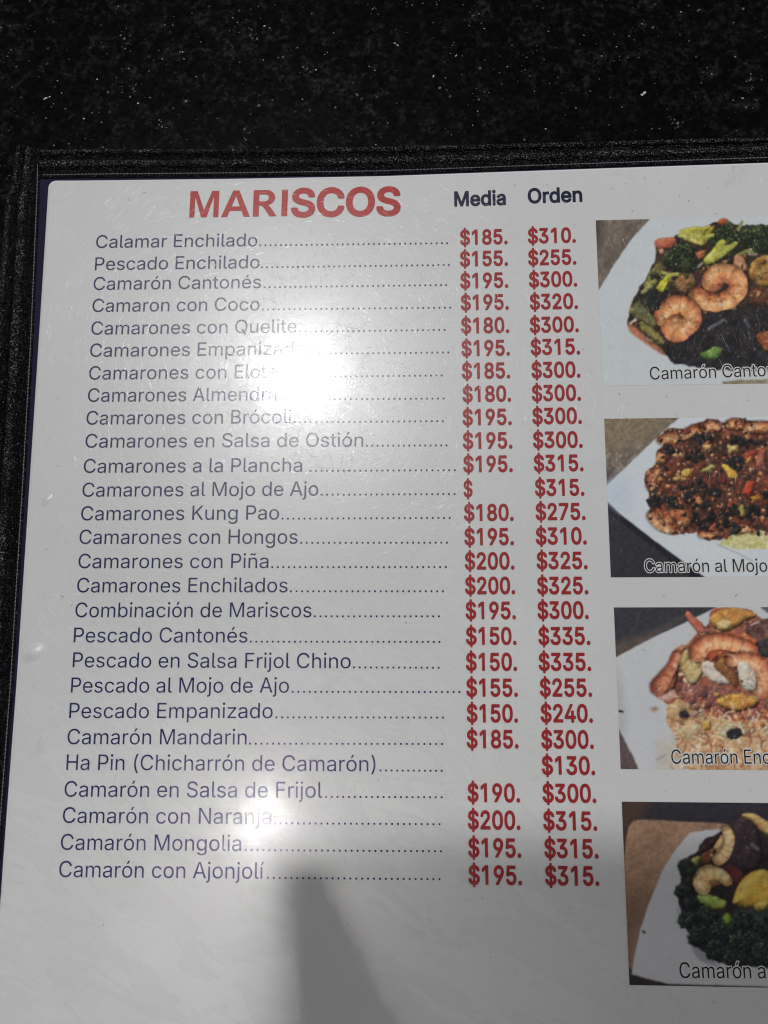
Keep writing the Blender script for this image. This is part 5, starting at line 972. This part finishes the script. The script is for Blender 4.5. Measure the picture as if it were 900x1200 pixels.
def paint_two(p):            # fried prawns under black crumbs
    p.c[:] = (112, 102, 92); p.grain(.34, 12); p.grain(.2, 26)
    p.poly([(60, 30), (560, 30), (300, 200), (100, 230)], (122, 108, 88), soft=120, tex=.35, tscale=12)
    p.poly([(60, 330), (160, 360), (140, 480), (60, 480)], (70, 62, 62), soft=60, tex=.4, tscale=9)
    p.poly([(-60, 380), (140, 470), (760, 930), (-60, 1100)], (46, 44, 50), rounded=False, soft=8, tex=.3, tscale=9)
    p.sparkle([(130, 500), (300, 640), (420, 780), (150, 830)], .22, (96, 94, 100), 7, .5)
    p.poly([(60, 470), (200, 548), (330, 640), (480, 745), (740, 940), (660, 940), (460, 780), (300, 660), (180, 570)], (26, 26, 34), soft=14, tex=.1)
    plate = [(126, 415), (280, 268), (400, 150), (490, 74), (560, 40), (1500, 40), (1500, 1000), (760, 960), (625, 862), (470, 750), (330, 650), (200, 550), (124, 478)]
    p.poly(plate, (200, 208, 216), rounded=False, edge=2, soft=4, tex=.02, tscale=80)
    p.poly([(126, 420), (200, 350), (260, 420), (240, 560), (126, 480)], (186, 198, 212), edge=8, soft=70, tex=.02)
    p.poly([(330, 640), (450, 660), (620, 690), (860, 740), (760, 720), (640, 770), (480, 720)], (206, 210, 212), soft=40, tex=.02)
    mass = [(388, 185), (410, 140), (500, 138), (600, 92), (650, 90), (700, 104), (755, 80), (850, 102), (900, 96), (1150, 120), (1220, 380), (1160, 580), (900, 650), (800, 650), (720, 672), (610, 672), (545, 632), (462, 655), (390, 632), (328, 570), (350, 505), (326, 440), (315, 350), (362, 312), (378, 250), (400, 222)]
    p.poly(mass, (112, 62, 46), edge=14, escale=26, tex=.55, tscale=14, alt=(50, 36, 34), altscale=34)
    p.poly([(740, 640), (860, 620), (930, 640), (1150, 620), (1150, 690), (900, 712), (740, 715), (660, 690)], (186, 182, 116), alt=(214, 208, 160), tex=.3, tscale=10, edge=8)
    for q in ([(390, 165), (440, 150), (490, 155), (500, 195), (440, 222), (395, 215)], [(485, 150), (560, 112), (590, 140), (580, 180), (520, 190)], [(590, 140), (625, 95), (680, 110), (690, 150), (640, 165)], [(708, 110), (760, 84), (800, 110), (780, 150), (730, 150)],
              [(790, 120), (900, 100), (980, 120), (960, 160), (820, 168)], [(315, 350), (372, 318), (410, 340), (395, 400), (372, 438), (330, 430)], [(362, 300), (380, 250), (420, 260), (420, 310)], [(330, 560), (372, 520), (420, 540), (465, 590), (460, 650), (390, 632)],
              [(440, 520), (520, 530), (550, 600), (500, 620), (450, 580)], [(570, 640), (650, 630), (690, 650), (620, 676)], [(740, 610), (800, 585), (840, 610), (800, 640), (745, 648)]):
        p.poly(q, (186, 130, 88), alt=(146, 76, 54), altscale=22, tex=.35, tscale=10, form=.8, depth=22, edge=7, escale=16)
    for q, r in (([(395, 190), (430, 172), (475, 178)], 22), ([(505, 170), (540, 140), (575, 150)], 22), ([(605, 130), (640, 112), (668, 128)], 22), ([(725, 115), (755, 100), (785, 120)], 22), ([(810, 130), (880, 118), (950, 130)], 22),
                 ([(345, 415), (345, 370), (375, 340)], 22), ([(355, 560), (385, 600), (440, 620)], 28), ([(590, 645), (640, 645)], 16), ([(760, 625), (800, 605), (830, 625)], 20)):
        p.prawn(q, r, r*.8, (196, 140, 98), (160, 84, 60), 4)
    p.hash_blobs(mass, 520, [(214, 158, 104), (30, 28, 30), (170, 84, 56), (224, 188, 146), (130, 62, 46), (44, 36, 36)], 4, 11, 29)
    p.hash_blobs(mass, 260, [(40, 34, 34), (32, 28, 30), (150, 78, 52), (118, 58, 42), (188, 122, 80), (206, 158, 104), (170, 90, 58), (60, 44, 40), (204, 166, 126), (92, 50, 40)], 5, 15, 30)
    p.hash_blobs(mass, 40, [(150, 74, 50), (126, 62, 46), (176, 118, 78), (92, 44, 40)], 14, 34, 3)
    dk = [(30, 28, 30), (40, 36, 38), (24, 24, 26), (52, 46, 46)]
    for reg, n in (([(520, 190), (560, 165), (640, 165), (665, 200), (600, 212)], 22), ([(715, 200), (760, 175), (900, 190), (1050, 190), (1040, 230), (740, 215)], 40), ([(325, 480), (370, 460), (410, 480), (395, 515), (335, 520)], 16),
                   ([(400, 225), (450, 215), (450, 255), (410, 260)], 8), ([(480, 410), (560, 380), (660, 400), (680, 470), (620, 530), (520, 520), (470, 460)], 46), ([(550, 545), (680, 520), (760, 480), (860, 500), (860, 580), (760, 640), (600, 640), (555, 600)], 70),
                   ([(690, 300), (740, 260), (800, 290), (790, 340), (720, 350)], 22), ([(500, 250), (600, 240), (620, 290), (520, 310)], 16), ([(410, 470), (480, 460), (500, 520), (430, 540)], 20), ([(860, 420), (1100, 380), (1100, 560), (900, 580)], 40)):
        p.hash_blobs(reg, n, dk, 9, 22, 7 + n, form=.9)
    p.poly([(680, 312), (712, 308), (776, 372), (722, 390), (708, 350)], (206, 160, 74), form=.6, depth=16, tex=.15)
    p.poly([(490, 338), (535, 326), (545, 350), (520, 376), (492, 368)], (206, 162, 76), form=.6, depth=14)
    p.poly([(446, 372), (490, 360), (492, 388), (455, 392)], (190, 146, 84), form=.5)
    p.poly([(575, 350), (640, 305), (660, 320), (630, 352)], (172, 160, 90), form=.5, tex=.3)
    p.poly([(710, 222), (765, 215), (768, 250), (720, 262)], (190, 168, 104), form=.5, tex=.3)
    p.poly([(590, 215), (635, 215), (640, 245), (600, 245)], (178, 140, 84), form=.5, tex=.3)
    p.poly([(778, 455), (808, 388), (850, 398), (822, 468)], (172, 70, 48), form=.7, depth=18)
    p.poly([(785, 260), (830, 230), (870, 250), (830, 310), (800, 300)], (142, 62, 46), form=.6)
    p.poly([(800, 280), (830, 272), (832, 300), (806, 304)], (204, 146, 78), form=.5)
    p.poly([(820, 470), (855, 455), (870, 475), (835, 490)], (200, 150, 60), form=.5)
    p.poly([(765, 510), (790, 500), (795, 560), (775, 560)], (176, 152, 74), form=.5, tex=.3)
    p.poly([(860, 235), (900, 240), (900, 350), (850, 330)], (176, 116, 100), alt=(120, 60, 52), form=.6, tex=.3)
    p.hash_blobs(mass, 46, [(190, 120, 80), (206, 158, 84), (206, 166, 130), (160, 80, 54)], 5, 12, 21)
    p.sparkle(mass, .25, (224, 206, 190), 8, .7)
    p.line([(660, 690), (760, 735), (830, 770)], 2, (120, 122, 128), .8)
    p.clarity(mass, .30); p.grain(.04, 6)

def paint_three(p):          # prawns on noodles
    p.c[:] = (52, 52, 58); p.grain(.2, 14)
    p.poly([(60, 300), (300, 230), (480, 140), (420, 200), (120, 390), (60, 400)], (84, 74, 70), soft=50, tex=.3)
    plate = [(96, 372), (300, 262), (480, 178), (640, 100), (700, 60), (1500, 60), (1500, 990), (238, 990), (170, 830), (108, 722)]
    p.poly(plate, (190, 192, 196), rounded=False, edge=2, soft=5, tex=.02, tscale=90)
    p.poly([(90, 380), (140, 480), (170, 700), (160, 800), (90, 720)], (172, 174, 172), soft=50, tex=.06)
    p.poly([(840, 60), (1500, 60), (1500, 200), (1000, 180), (890, 120)], (92, 88, 92), tex=.2, soft=8)
    p.poly([(-60, 640), (112, 722), (172, 830), (258, 1010), (-60, 1090)], (86, 74, 74), rounded=False, soft=5, tex=.4, tscale=8)
    nood = [(370, 700), (400, 620), (540, 640), (700, 680), (1300, 680), (1300, 970), (400, 970), (440, 880), (430, 800)]
    p.poly(nood, (204, 174, 138), edge=14, alt=(188, 138, 100), tex=.25, tscale=12)
    p.poly([(330, 820), (420, 790), (480, 960), (330, 960)], (188, 180, 170), soft=60, tex=.1)
    rnd = random.Random(8)
    for i in range(260):
        x, y = rnd.uniform(400, 1100), rnd.uniform(690, 960); a = rnd.uniform(-1.2, 1.2); L = rnd.uniform(25, 75); cv = rnd.uniform(-1.6, 1.6)
        pts = [(x + L*t*math.cos(a + t*cv), y + L*t*math.sin(a + t*cv)) for t in (0, .25, .5, .75, 1)]
        p.line(pts, rnd.uniform(3.0, 5.5), rnd.choice([(140, 88, 64), (236, 212, 180), (212, 164, 126), (242, 226, 200), (160, 108, 80), (224, 184, 146), (190, 138, 100)]), .85)
    mass = [(600, 120), (700, 95), (820, 110), (900, 180), (1200, 260), (1250, 600), (1100, 700), (760, 700), (640, 690), (540, 650), (420, 640), (300, 560), (290, 490), (388, 430), (390, 345), (500, 290), (530, 240), (600, 190)]
    p.poly(mass, (160, 98, 76), edge=8, alt=(126, 76, 66), tex=.3)
    p.poly([(440, 450), (560, 520), (660, 520), (760, 560), (880, 560), (900, 680), (740, 710), (640, 680), (600, 620), (520, 640), (430, 560)], (122, 74, 70), alt=(164, 112, 98), tex=.4, tscale=14)
    p.hash_blobs([(440, 450), (660, 520), (880, 560), (900, 680), (740, 710), (600, 620), (430, 560)], 60, [(96, 56, 56), (180, 120, 100), (206, 160, 140), (140, 84, 76), (84, 54, 56)], 5, 14, 44)
    p.hash_blobs(mass, 230, [(196, 132, 100), (216, 168, 132), (150, 92, 74), (228, 196, 160), (178, 100, 76), (112, 70, 64), (206, 150, 96), (90, 60, 58)], 8, 24, 46)
    p.poly([(596, 180), (612, 140), (650, 112), (720, 96), (800, 112), (872, 150), (800, 170), (760, 205), (700, 232), (630, 222)], (190, 140, 76), alt=(164, 108, 60), form=.7, depth=34, tex=.15)
    p.poly([(628, 185), (680, 162), (725, 180), (715, 215), (650, 222)], (216, 184, 128), form=.5, depth=20, tex=.1)
    p.poly([(775, 205), (850, 172), (960, 160), (1050, 220), (1050, 340), (900, 350), (845, 290)], (78, 52, 54), alt=(118, 84, 76), tex=.4, form=.5)
    p.poly([(840, 310), (900, 260), (1000, 280), (1000, 380), (880, 370)], (60, 54, 54), tex=.4, form=.5)
    p.line([(830, 195), (862, 180)], 5, (226, 196, 180), .8)
    p.poly([(468, 140), (478, 112), (498, 128), (556, 178), (598, 236), (570, 270), (532, 232), (486, 172)], (168, 84, 68), alt=(190, 112, 90), form=.8, depth=20, tex=.15)
    p.poly([(500, 300), (560, 232), (640, 240), (720, 232), (850, 268), (868, 300), (830, 372), (720, 356), (650, 402), (560, 362)], (192, 116, 76), alt=(176, 84, 60), form=.8, depth=44, tex=.15)
    p.poly([(520, 330), (600, 320), (660, 350), (620, 400), (560, 372)], (180, 84, 60), form=.6, depth=26, tex=.15)
    p.line([(560, 245), (600, 240), (640, 244)], 4, (230, 200, 178), .7); p.line([(590, 238), (600, 240)], 4, (50, 34, 32), .9)
    p.poly([(288, 500), (340, 450), (384, 428), (392, 345), (460, 298), (490, 320), (440, 420), (430, 520), (380, 566), (304, 556)], (174, 98, 72), alt=(188, 124, 94), form=.8, depth=40, tex=.12)
    p.poly([(300, 540), (360, 560), (420, 540), (420, 590), (340, 600)], (196, 150, 140), soft=20, tex=.2)
    p.poly([(428, 380), (480, 322), (512, 330), (560, 392), (572, 450), (540, 510), (505, 524), (452, 440)], (204, 180, 130), alt=(184, 140, 90), form=.7, depth=30, tex=.2)
    p.line([(430, 440), (470, 400), (510, 350)], 4, (120, 126, 84), .8); p.line([(440, 400), (490, 350)], 3, (222, 210, 150), .8)
    p.poly([(560, 402), (590, 386), (630, 402), (690, 462), (722, 522), (640, 510), (590, 480), (565, 440)], (216, 194, 178), form=.6, depth=26, tex=.08)
    p.poly([(610, 410), (690, 358), (750, 420), (764, 500), (740, 545), (690, 480)], (112, 66, 52), alt=(134, 96, 56), tex=.3, form=.4)
    p.poly([(690, 352), (800, 340), (900, 380), (1020, 420), (1020, 560), (880, 560), (800, 556), (764, 500), (752, 428)], (198, 116, 78), alt=(184, 96, 66), form=.7, depth=40, tex=.14)
    p.prawn([(540, 345), (580, 290), (660, 280), (750, 300), (820, 330)], 50, 40, (216, 146, 106), (190, 104, 76), 6)
    p.prawn([(335, 525), (372, 470), (415, 400), (432, 350)], 46, 20, (190, 118, 90), (166, 86, 66), 5)
    p.prawn([(720, 385), (790, 372), (860, 400), (900, 470), (880, 540)], 34, 50, (218, 150, 112), (194, 108, 78), 6)
    p.poly([(748, 402), (790, 386), (840, 430), (862, 500), (850, 545), (800, 556), (766, 512)], (220, 208, 188), form=.6, depth=28, tex=.1)
    p.line([(772, 494), (776, 498)], 6, (50, 44, 40), .9); p.line([(690, 352), (730, 360), (752, 400)], 4, (226, 198, 180), .6)
    p.poly([(626, 592), (700, 560), (820, 570), (872, 600), (850, 630), (760, 664), (680, 652)], (210, 158, 80), alt=(190, 118, 68), form=.8, depth=34, tex=.15)
    p.hash_blobs([(390, 600), (520, 620), (640, 700), (1000, 700), (1000, 760), (440, 800)], 70, [(214, 190, 150), (190, 140, 100), (222, 204, 170), (170, 116, 84), (204, 160, 100)], 7, 18, 45)
    for i in range(60):
        x, y = rnd.uniform(560, 1100), rnd.uniform(655, 730); a = rnd.uniform(-1.2, 1.2); L = rnd.uniform(25, 60); cv = rnd.uniform(-1.8, 1.8)
        p.line([(x + L*t*math.cos(a + t*cv), y + L*t*math.sin(a + t*cv)) for t in (0, .25, .5, .75, 1)], rnd.uniform(3, 5), rnd.choice([(232, 196, 160), (204, 140, 104), (240, 220, 190), (170, 104, 78)]), .85)
    p.poly([(366, 660), (420, 590), (480, 600), (530, 650), (500, 700), (440, 720), (390, 700)], (200, 168, 122), alt=(170, 122, 90), form=.25, depth=30, tex=.3, edge=16, escale=22)
    p.poly([(420, 760), (470, 720), (560, 720), (560, 770), (480, 810)], (206, 186, 148), alt=(190, 150, 112), form=.2, depth=26, tex=.2, edge=16, escale=24)
    p.poly([(620, 700), (690, 700), (740, 745), (690, 800), (630, 760)], (212, 192, 154), alt=(196, 156, 116), form=.2, depth=26, tex=.2, edge=18, escale=24)
    p.poly([(560, 710), (610, 705), (610, 750), (570, 755)], (206, 160, 88), form=.5, tex=.2)
    p.poly([(500, 670), (570, 640), (580, 650), (520, 690)], (190, 150, 140), form=.4)
    p.poly([(440, 660), (470, 640), (502, 668), (492, 694), (454, 694)], (56, 44, 48), form=.2, tex=.4, edge=12, escale=14)
    p.poly([(688, 764), (722, 740), (770, 748), (778, 780), (750, 800), (706, 798)], (40, 38, 42), form=.3, depth=20, tex=.4, edge=12, escale=16)
    p.line([(733, 782), (735, 784)], 4, (130, 130, 134), .9)
    p.poly([(290, 640), (320, 628), (334, 645), (310, 660)], (160, 132, 118), soft=14, tex=.3)
    p.line([(128, 652), (146, 658)], 5, (14, 14, 18), 1); p.line([(330, 905), (372, 882)], 8, (150, 150, 152), .7); p.line([(425, 800), (445, 795)], 3, (70, 54, 54), .8); p.line([(430, 780), (440, 778)], 2.5, (90, 70, 60), .8)
    p.hash_blobs([(950, 300), (1250, 350), (1250, 600), (1000, 640)], 14, [(190, 116, 78), (210, 160, 90), (100, 60, 56), (216, 200, 180)], 36, 70, 4)
    p.sparkle(mass, .27, (232, 214, 198), 9, .7)
    p.clarity(mass, .22); p.clarity(nood, .2); p.grain(.04, 6)

def paint_four(p):           # prawns, mushrooms and broccoli
    p.c[:] = (44, 42, 48); p.grain(.15, 20)
    p.poly([(60, 60), (260, 70), (180, 160), (130, 200), (90, 330), (60, 330)], (66, 52, 46), soft=50, tex=.2)
    p.poly([(100, 330), (112, 230), (140, 176), (250, 178), (420, 190), (560, 194), (660, 206), (1000, 240), (1000, 420), (420, 620), (260, 900), (160, 1020), (60, 1020)], (138, 108, 88), edge=2, soft=6, tex=.28, tscale=12, alt=(160, 126, 104), altscale=90)
    p.poly([(60, 560), (180, 540), (240, 620), (160, 880), (60, 1020)], (112, 88, 74), soft=160, tex=.3, tscale=10)
    p.poly([(100, 900), (150, 940), (320, 1000), (320, 1030), (100, 1030)], (46, 40, 40), soft=12, tex=.2)
    plate = [(432, 246), (520, 232), (625, 224), (1400, 240), (1400, 1030), (330, 1002), (240, 982), (144, 956), (160, 860), (182, 750), (222, 620), (292, 440), (360, 330)]
    p.poly(plate, (188, 188, 192), rounded=False, edge=2, soft=5, tex=.02, tscale=90)
    p.poly([(370, 600), (396, 700), (440, 780), (560, 900), (600, 920), (500, 900), (446, 850), (420, 740), (380, 690)], (144, 144, 152), soft=14, tex=.05)
    mass = [(376, 412), (412, 374), (478, 345), (486, 292), (560, 258), (632, 210), (690, 152), (760, 144), (820, 186), (1150, 300), (1200, 620), (1150, 880), (900, 930), (600, 908), (480, 832), (442, 762), (402, 722), (392, 650), (366, 562), (392, 480)]
    p.poly(mass, (36, 30, 34), edge=8, tex=.4, alt=(52, 42, 44), altscale=60)
    p.poly([(640, 205), (690, 158), (750, 190), (792, 270), (806, 390), (760, 440), (680, 452), (612, 420), (640, 350)], (48, 37, 42), alt=(66, 52, 58), form=.5, tex=.2, depth=40)
    p.line([(744, 305), (776, 330)], 10, (120, 110, 118), .7); p.line([(720, 320), (726, 324)], 5, (110, 100, 108), .8); p.line([(664, 430), (690, 450)], 9, (96, 82, 92), .7)
    p.poly([(684, 156), (706, 144), (764, 144), (822, 190), (900, 230), (900, 300), (800, 250), (760, 200)], (196, 168, 110), alt=(170, 132, 84), form=.7, depth=26, tex=.15)
    p.poly([(560, 296), (600, 240), (634, 206), (660, 252), (654, 330), (628, 390), (588, 400), (566, 350), (548, 320)], (204, 166, 118), alt=(186, 138, 94), form=.7, depth=36, tex=.12)
    p.line([(616, 306), (622, 316)], 9, (140, 104, 62), .8)
    p.poly([(476, 340), (500, 296), (560, 262), (590, 262), (560, 300), (540, 330), (500, 352)], (52, 38, 36), form=.5, tex=.3)
    p.poly([(480, 400), (494, 344), (552, 318), (568, 362), (556, 400), (500, 416)], (84, 48, 38), alt=(116, 76, 52), form=.6, tex=.4)
    p.line([(540, 358), (548, 372)], 6, (216, 190, 160), .8)
    p.poly([(610, 400), (690, 430), (700, 480), (640, 530), (610, 470)], (92, 46, 44), tex=.3, soft=14)
    p.poly([(434, 484), (470, 432), (545, 402), (610, 440), (642, 498), (570, 516), (520, 548), (470, 534)], (208, 166, 108), alt=(218, 182, 136), form=.7, depth=40, tex=.12)
    p.line([(520, 510), (590, 500), (640, 502)], 8, (150, 94, 50), .7)
    p.poly([(645, 600), (660, 550), (690, 488), (752, 436), (806, 430), (900, 480), (920, 600), (840, 636), (760, 642), (664, 622)], (214, 164, 66), alt=(224, 184, 96), form=.7, depth=60, tex=.12)
    p.poly([(752, 610), (790, 590), (830, 600), (814, 640), (764, 644)], (216, 178, 84), form=.6, depth=20)
    p.poly([(436, 382), (480, 360), (488, 384), (470, 418), (446, 404)], (160, 158, 92), form=.5, tex=.3)
    p.poly([(374, 420), (396, 380), (426, 372), (450, 410), (466, 440), (430, 470), (392, 470)], (34, 38, 40), tex=.5, tscale=9, edge=8, escale=12, form=.4)
    p.poly([(364, 562), (392, 486), (450, 510), (488, 580), (470, 640), (400, 640)], (28, 31, 36), tex=.5, tscale=9, edge=8, escale=12, form=.3)
    p.poly([(470, 566), (500, 545), (560, 572), (622, 596), (612, 632), (540, 630), (484, 600)], (132, 152, 58), alt=(172, 190, 96), form=.6, tex=.25, depth=18)
    p.poly([(398, 660), (460, 640), (560, 636), (640, 700), (800, 720), (1150, 700), (1150, 880), (900, 928), (600, 906), (480, 830), (436, 762), (404, 724)], (29, 31, 37), alt=(44, 46, 52), tex=.45, tscale=12, edge=8, escale=14)
    p.poly([(660, 650), (750, 640), (900, 640), (900, 740), (760, 760), (680, 720)], (66, 82, 74), soft=70, tex=.3, tscale=20)
    p.poly([(596, 672), (618, 650), (640, 664), (638, 706), (612, 716)], (118, 150, 56), soft=14, form=.5, depth=16)
    D_, L_ = (26, 32, 34), (92, 112, 84)
    for k, (x, y, r) in enumerate(((410, 415, 42), (440, 445, 30), (400, 545, 46), (440, 500, 34), (450, 600, 50), (420, 690, 50), (520, 670, 62), (480, 770, 60), (600, 740, 66), (570, 840, 66), (700, 700, 64), (700, 800, 72), (800, 860, 70), (820, 730, 66), (660, 880, 60), (930, 780, 80))):
        p.head(x, y, r, D_, L_, 100 + k)
    p.poly([(470, 566), (500, 545), (560, 572), (622, 596), (612, 632), (540, 630), (484, 600)], (136, 154, 62), alt=(180, 194, 104), form=.6, tex=.25, depth=18)
    p.poly([(596, 672), (618, 650), (640, 664), (638, 706), (612, 716)], (118, 150, 56), soft=14, form=.5, depth=16)
    p.prawn([(618, 232), (636, 270), (626, 320), (600, 368), (580, 380)], 26, 34, (212, 174, 126), (196, 150, 104), 6)
    p.prawn([(620, 490), (580, 450), (520, 452), (478, 486), (500, 520)], 30, 42, (222, 186, 134), (206, 156, 96), 5)
    p.line([(440, 660), (420, 690)], 6, (100, 104, 112), .6); p.line([(636, 760), (642, 772)], 4, (110, 112, 120), .7)
    p.hash_blobs([(900, 300), (1120, 360), (1150, 620), (920, 620)], 14, [(210, 166, 108), (60, 44, 46), (214, 164, 66), (36, 40, 38), (150, 160, 70)], 40, 80, 6)
    p.sparkle(mass, .30, (206, 196, 190), 9, .5)
    p.line([(200, 744), (206, 750)], 5, (26, 24, 26), 1); p.line([(440, 48), (446, 52)], 4, (30, 28, 30), 1)
    p.clarity(mass, .2); p.grain(.035, 6)

PW, PH_RES = 52.0, 0.19
def picture(label, x0, y1, y0, org, scale, jac, px0, painter, bgc, seed):
    """x0, y1 = top-left corner on the page, y0 = bottom; org/scale/jac place the drawing's own units on the sheet"""
    nx, ny = int(PW/PH_RES), int((y1 - y0)/PH_RES)
    X, Y = np.meshgrid(np.linspace(x0, x0 + PW, nx + 1), np.linspace(y1, y0, ny + 1))
    U = px0[0] + jac[0][0]*(X - x0) + jac[0][1]*(Y - y1)
    V = px0[1] + jac[1][0]*(X - x0) + jac[1][1]*(Y - y1)
    U = (U - org[0])*scale; V = (V - org[1])*scale
    p = Print(U, V, seed, bgc); painter(p)
    verts = np.stack([X, Y, np.full_like(X, 0.03)], -1).reshape(-1, 3)
    idx = np.arange((nx + 1)*(ny + 1)).reshape(ny + 1, nx + 1)
    faces = np.stack([idx[1:, :-1], idx[1:, 1:], idx[:-1, 1:], idx[:-1, :-1]], -1).reshape(-1, 4)
    o = link_mesh('food_photo', verts.tolist(), faces.tolist(), M_PRINT, page)
    a = o.data.color_attributes.new('print', 'FLOAT_COLOR', 'POINT')
    c = p.c.copy()
    for _ in range(2):                                          # the soft dots of an inkjet picture
        q = np.pad(c, ((1, 1), (1, 1), (0, 0)), mode='edge')
        c = (q[1:-1, 1:-1]*4 + q[:-2, 1:-1] + q[2:, 1:-1] + q[1:-1, :-2] + q[1:-1, 2:])/8
    g = c.mean(-1, keepdims=True); c = np.clip(g + (c - g)*PRINT_SAT, 0, 255)
    lin = srgb(c.reshape(-1, 3))*PRINT_GAIN; lin = lin/np.sqrt(1 + (lin/1.6)**2)
    buf = np.ones((lin.shape[0], 4), np.float32); buf[:, :3] = lin
    a.data.foreach_set('color', buf.ravel())
    o['label'] = label
    return o
PICS = [('photo of prawns with broccoli on a white plate', 131.1, 5.8, -38.6, (680, 240), 4.09, (696.6, 258.3), paint_one, (193, 200, 204), 1),
        ('photo of fried prawns under dark crumbs on a white plate', 131.1, -47.1, -86.5, (680, 470), 4.09, (707.6, 490.8), paint_two, (112, 102, 92), 2),
        ('photo of prawns on noodles on a white plate', 131.5, -93.7, -131.1, (700, 690), 4.5, (719.6, 711.8), paint_three, (60, 60, 64), 3),
        ('photo of prawns, mushrooms and broccoli on a white plate', 131.4, -138.35, -177.7, (710, 920), 4.284, (728.7, 939.4), paint_four, (50, 50, 54), 4)]
for (lab, x0, y1, y0, org, sc, px0, fn, bgc, seed), jac in zip(PICS, JACS):
    picture(lab, x0, y1, y0, org, sc, jac, px0, fn, bgc, seed)

for txt, x0, y0, x1, y1, cap in CAPS:
    c = text_mesh('caption', txt, x0, y0, x1, y1, cap, M_BLACK, page, z=0.09); c['label'] = 'black caption reading ' + txt
    text_mesh('caption_outline', txt, x0, y0, x1, y1, cap, M_WHITE, page, z=0.06, cut='ring')['label'] = 'white outline round the caption reading ' + txt

# ------------------------------------------------------------------ what shades the lower page: the phone and the hand that hold the view
def build_phone():
    rot = M3.to_4x4()
    root = bpy.data.objects.new('smartphone', None); COL.objects.link(root)
    back = M3 @ Vector((0, 0, 1))
    root.matrix_world = Matrix.Translation(W(*LENS) + back*0.004) @ rot @ Matrix.Rotation(PH_ANG, 4, 'Z')
    root['label'] = 'black smartphone held above the menu, outside the picture'; root['category'] = 'smartphone'
    x0, x1, y0, y1 = PH_RECT; t = 8.0; r = 9.0
    ring = []
    for cx, cy, a0 in ((x1 - r, y1 - r, 0), (x0 + r, y1 - r, 90), (x0 + r, y0 + r, 180), (x1 - r, y0 + r, 270)):
        for k in range(7):
            a = math.radians(a0 + k*15); ring.append((cx + r*math.cos(a), cy + r*math.sin(a), math.cos(a), math.sin(a)))
    vs = []; n = len(ring)
    lev = ((1.6, 0), (0.4, 0.5), (0, 1.6), (0, t - 1.6), (0.4, t - .5), (1.6, t))
    for ins, z in lev: vs += [(x - ca*ins, y - sa*ins, z) for x, y, ca, sa in ring]
    fs = [tuple(range(n - 1, -1, -1)), tuple(range(n*(len(lev) - 1), n*len(lev)))]
    for k in range(len(lev) - 1):
        for i in range(n): fs.append((k*n + i, k*n + (i + 1) % n, (k + 1)*n + (i + 1) % n, (k + 1)*n + i))
    link_mesh('phone_body', vs, fs, M_PHONE, root, smooth=False)
    for dy in (0, -16, -32):
        m = 18; vs = []
        for z, rr in ((0.05, 5.6), (-1.2, 5.6), (-1.2, 4.2)): vs += [(rr*math.cos(i/m*6.2832), dy + rr*math.sin(i/m*6.2832), z) for i in range(m)]
        fs = [(k*m + i, k*m + (i + 1) % m, (k + 1)*m + (i + 1) % m, (k + 1)*m + i) for k in range(2) for i in range(m)] + [tuple(range(2*m, 3*m))]
        link_mesh('camera_lens', vs, fs, M_GLASS, root)
    return root
phone = build_phone()

def build_hand():
    """the hand behind the phone: palm, thumb and four fingers on its end, and the wrist running back"""
    me = bpy.data.meshes.new('hand'); V_ = []; E_ = []; Rr = []
    def node(p, r, prev=None):
        V_.append(p); Rr.append(r)
        if prev is not None: E_.append((prev, len(V_) - 1))
        return len(V_) - 1
    pm = None
    for chain in HAND:
        k = pm
        for (p, r) in chain:
            k = node(p, r, k)
            if pm is None: pm = k
    me.from_pydata([tuple(c*MM for c in p) for p in V_], E_, [])
    o = bpy.data.objects.new('hand', me); COL.objects.link(o)
    o.matrix_world = phone.matrix_world.copy()
    md = o.modifiers.new('skin', 'SKIN'); md.use_smooth_shade = True
    for i, r in enumerate(Rr): me.skin_vertices[0].data[i].radius = (r*MM, r*MM*0.85)
    me.skin_vertices[0].data[0].use_root = True
    sb = o.modifiers.new('subdivision', 'SUBSURF'); sb.levels = 2; sb.render_levels = 2
    me.materials.append(M_SKIN)
    o['label'] = 'hand holding one end of the black smartphone, outside the picture'; o['category'] = 'hand'
    return o
build_hand()
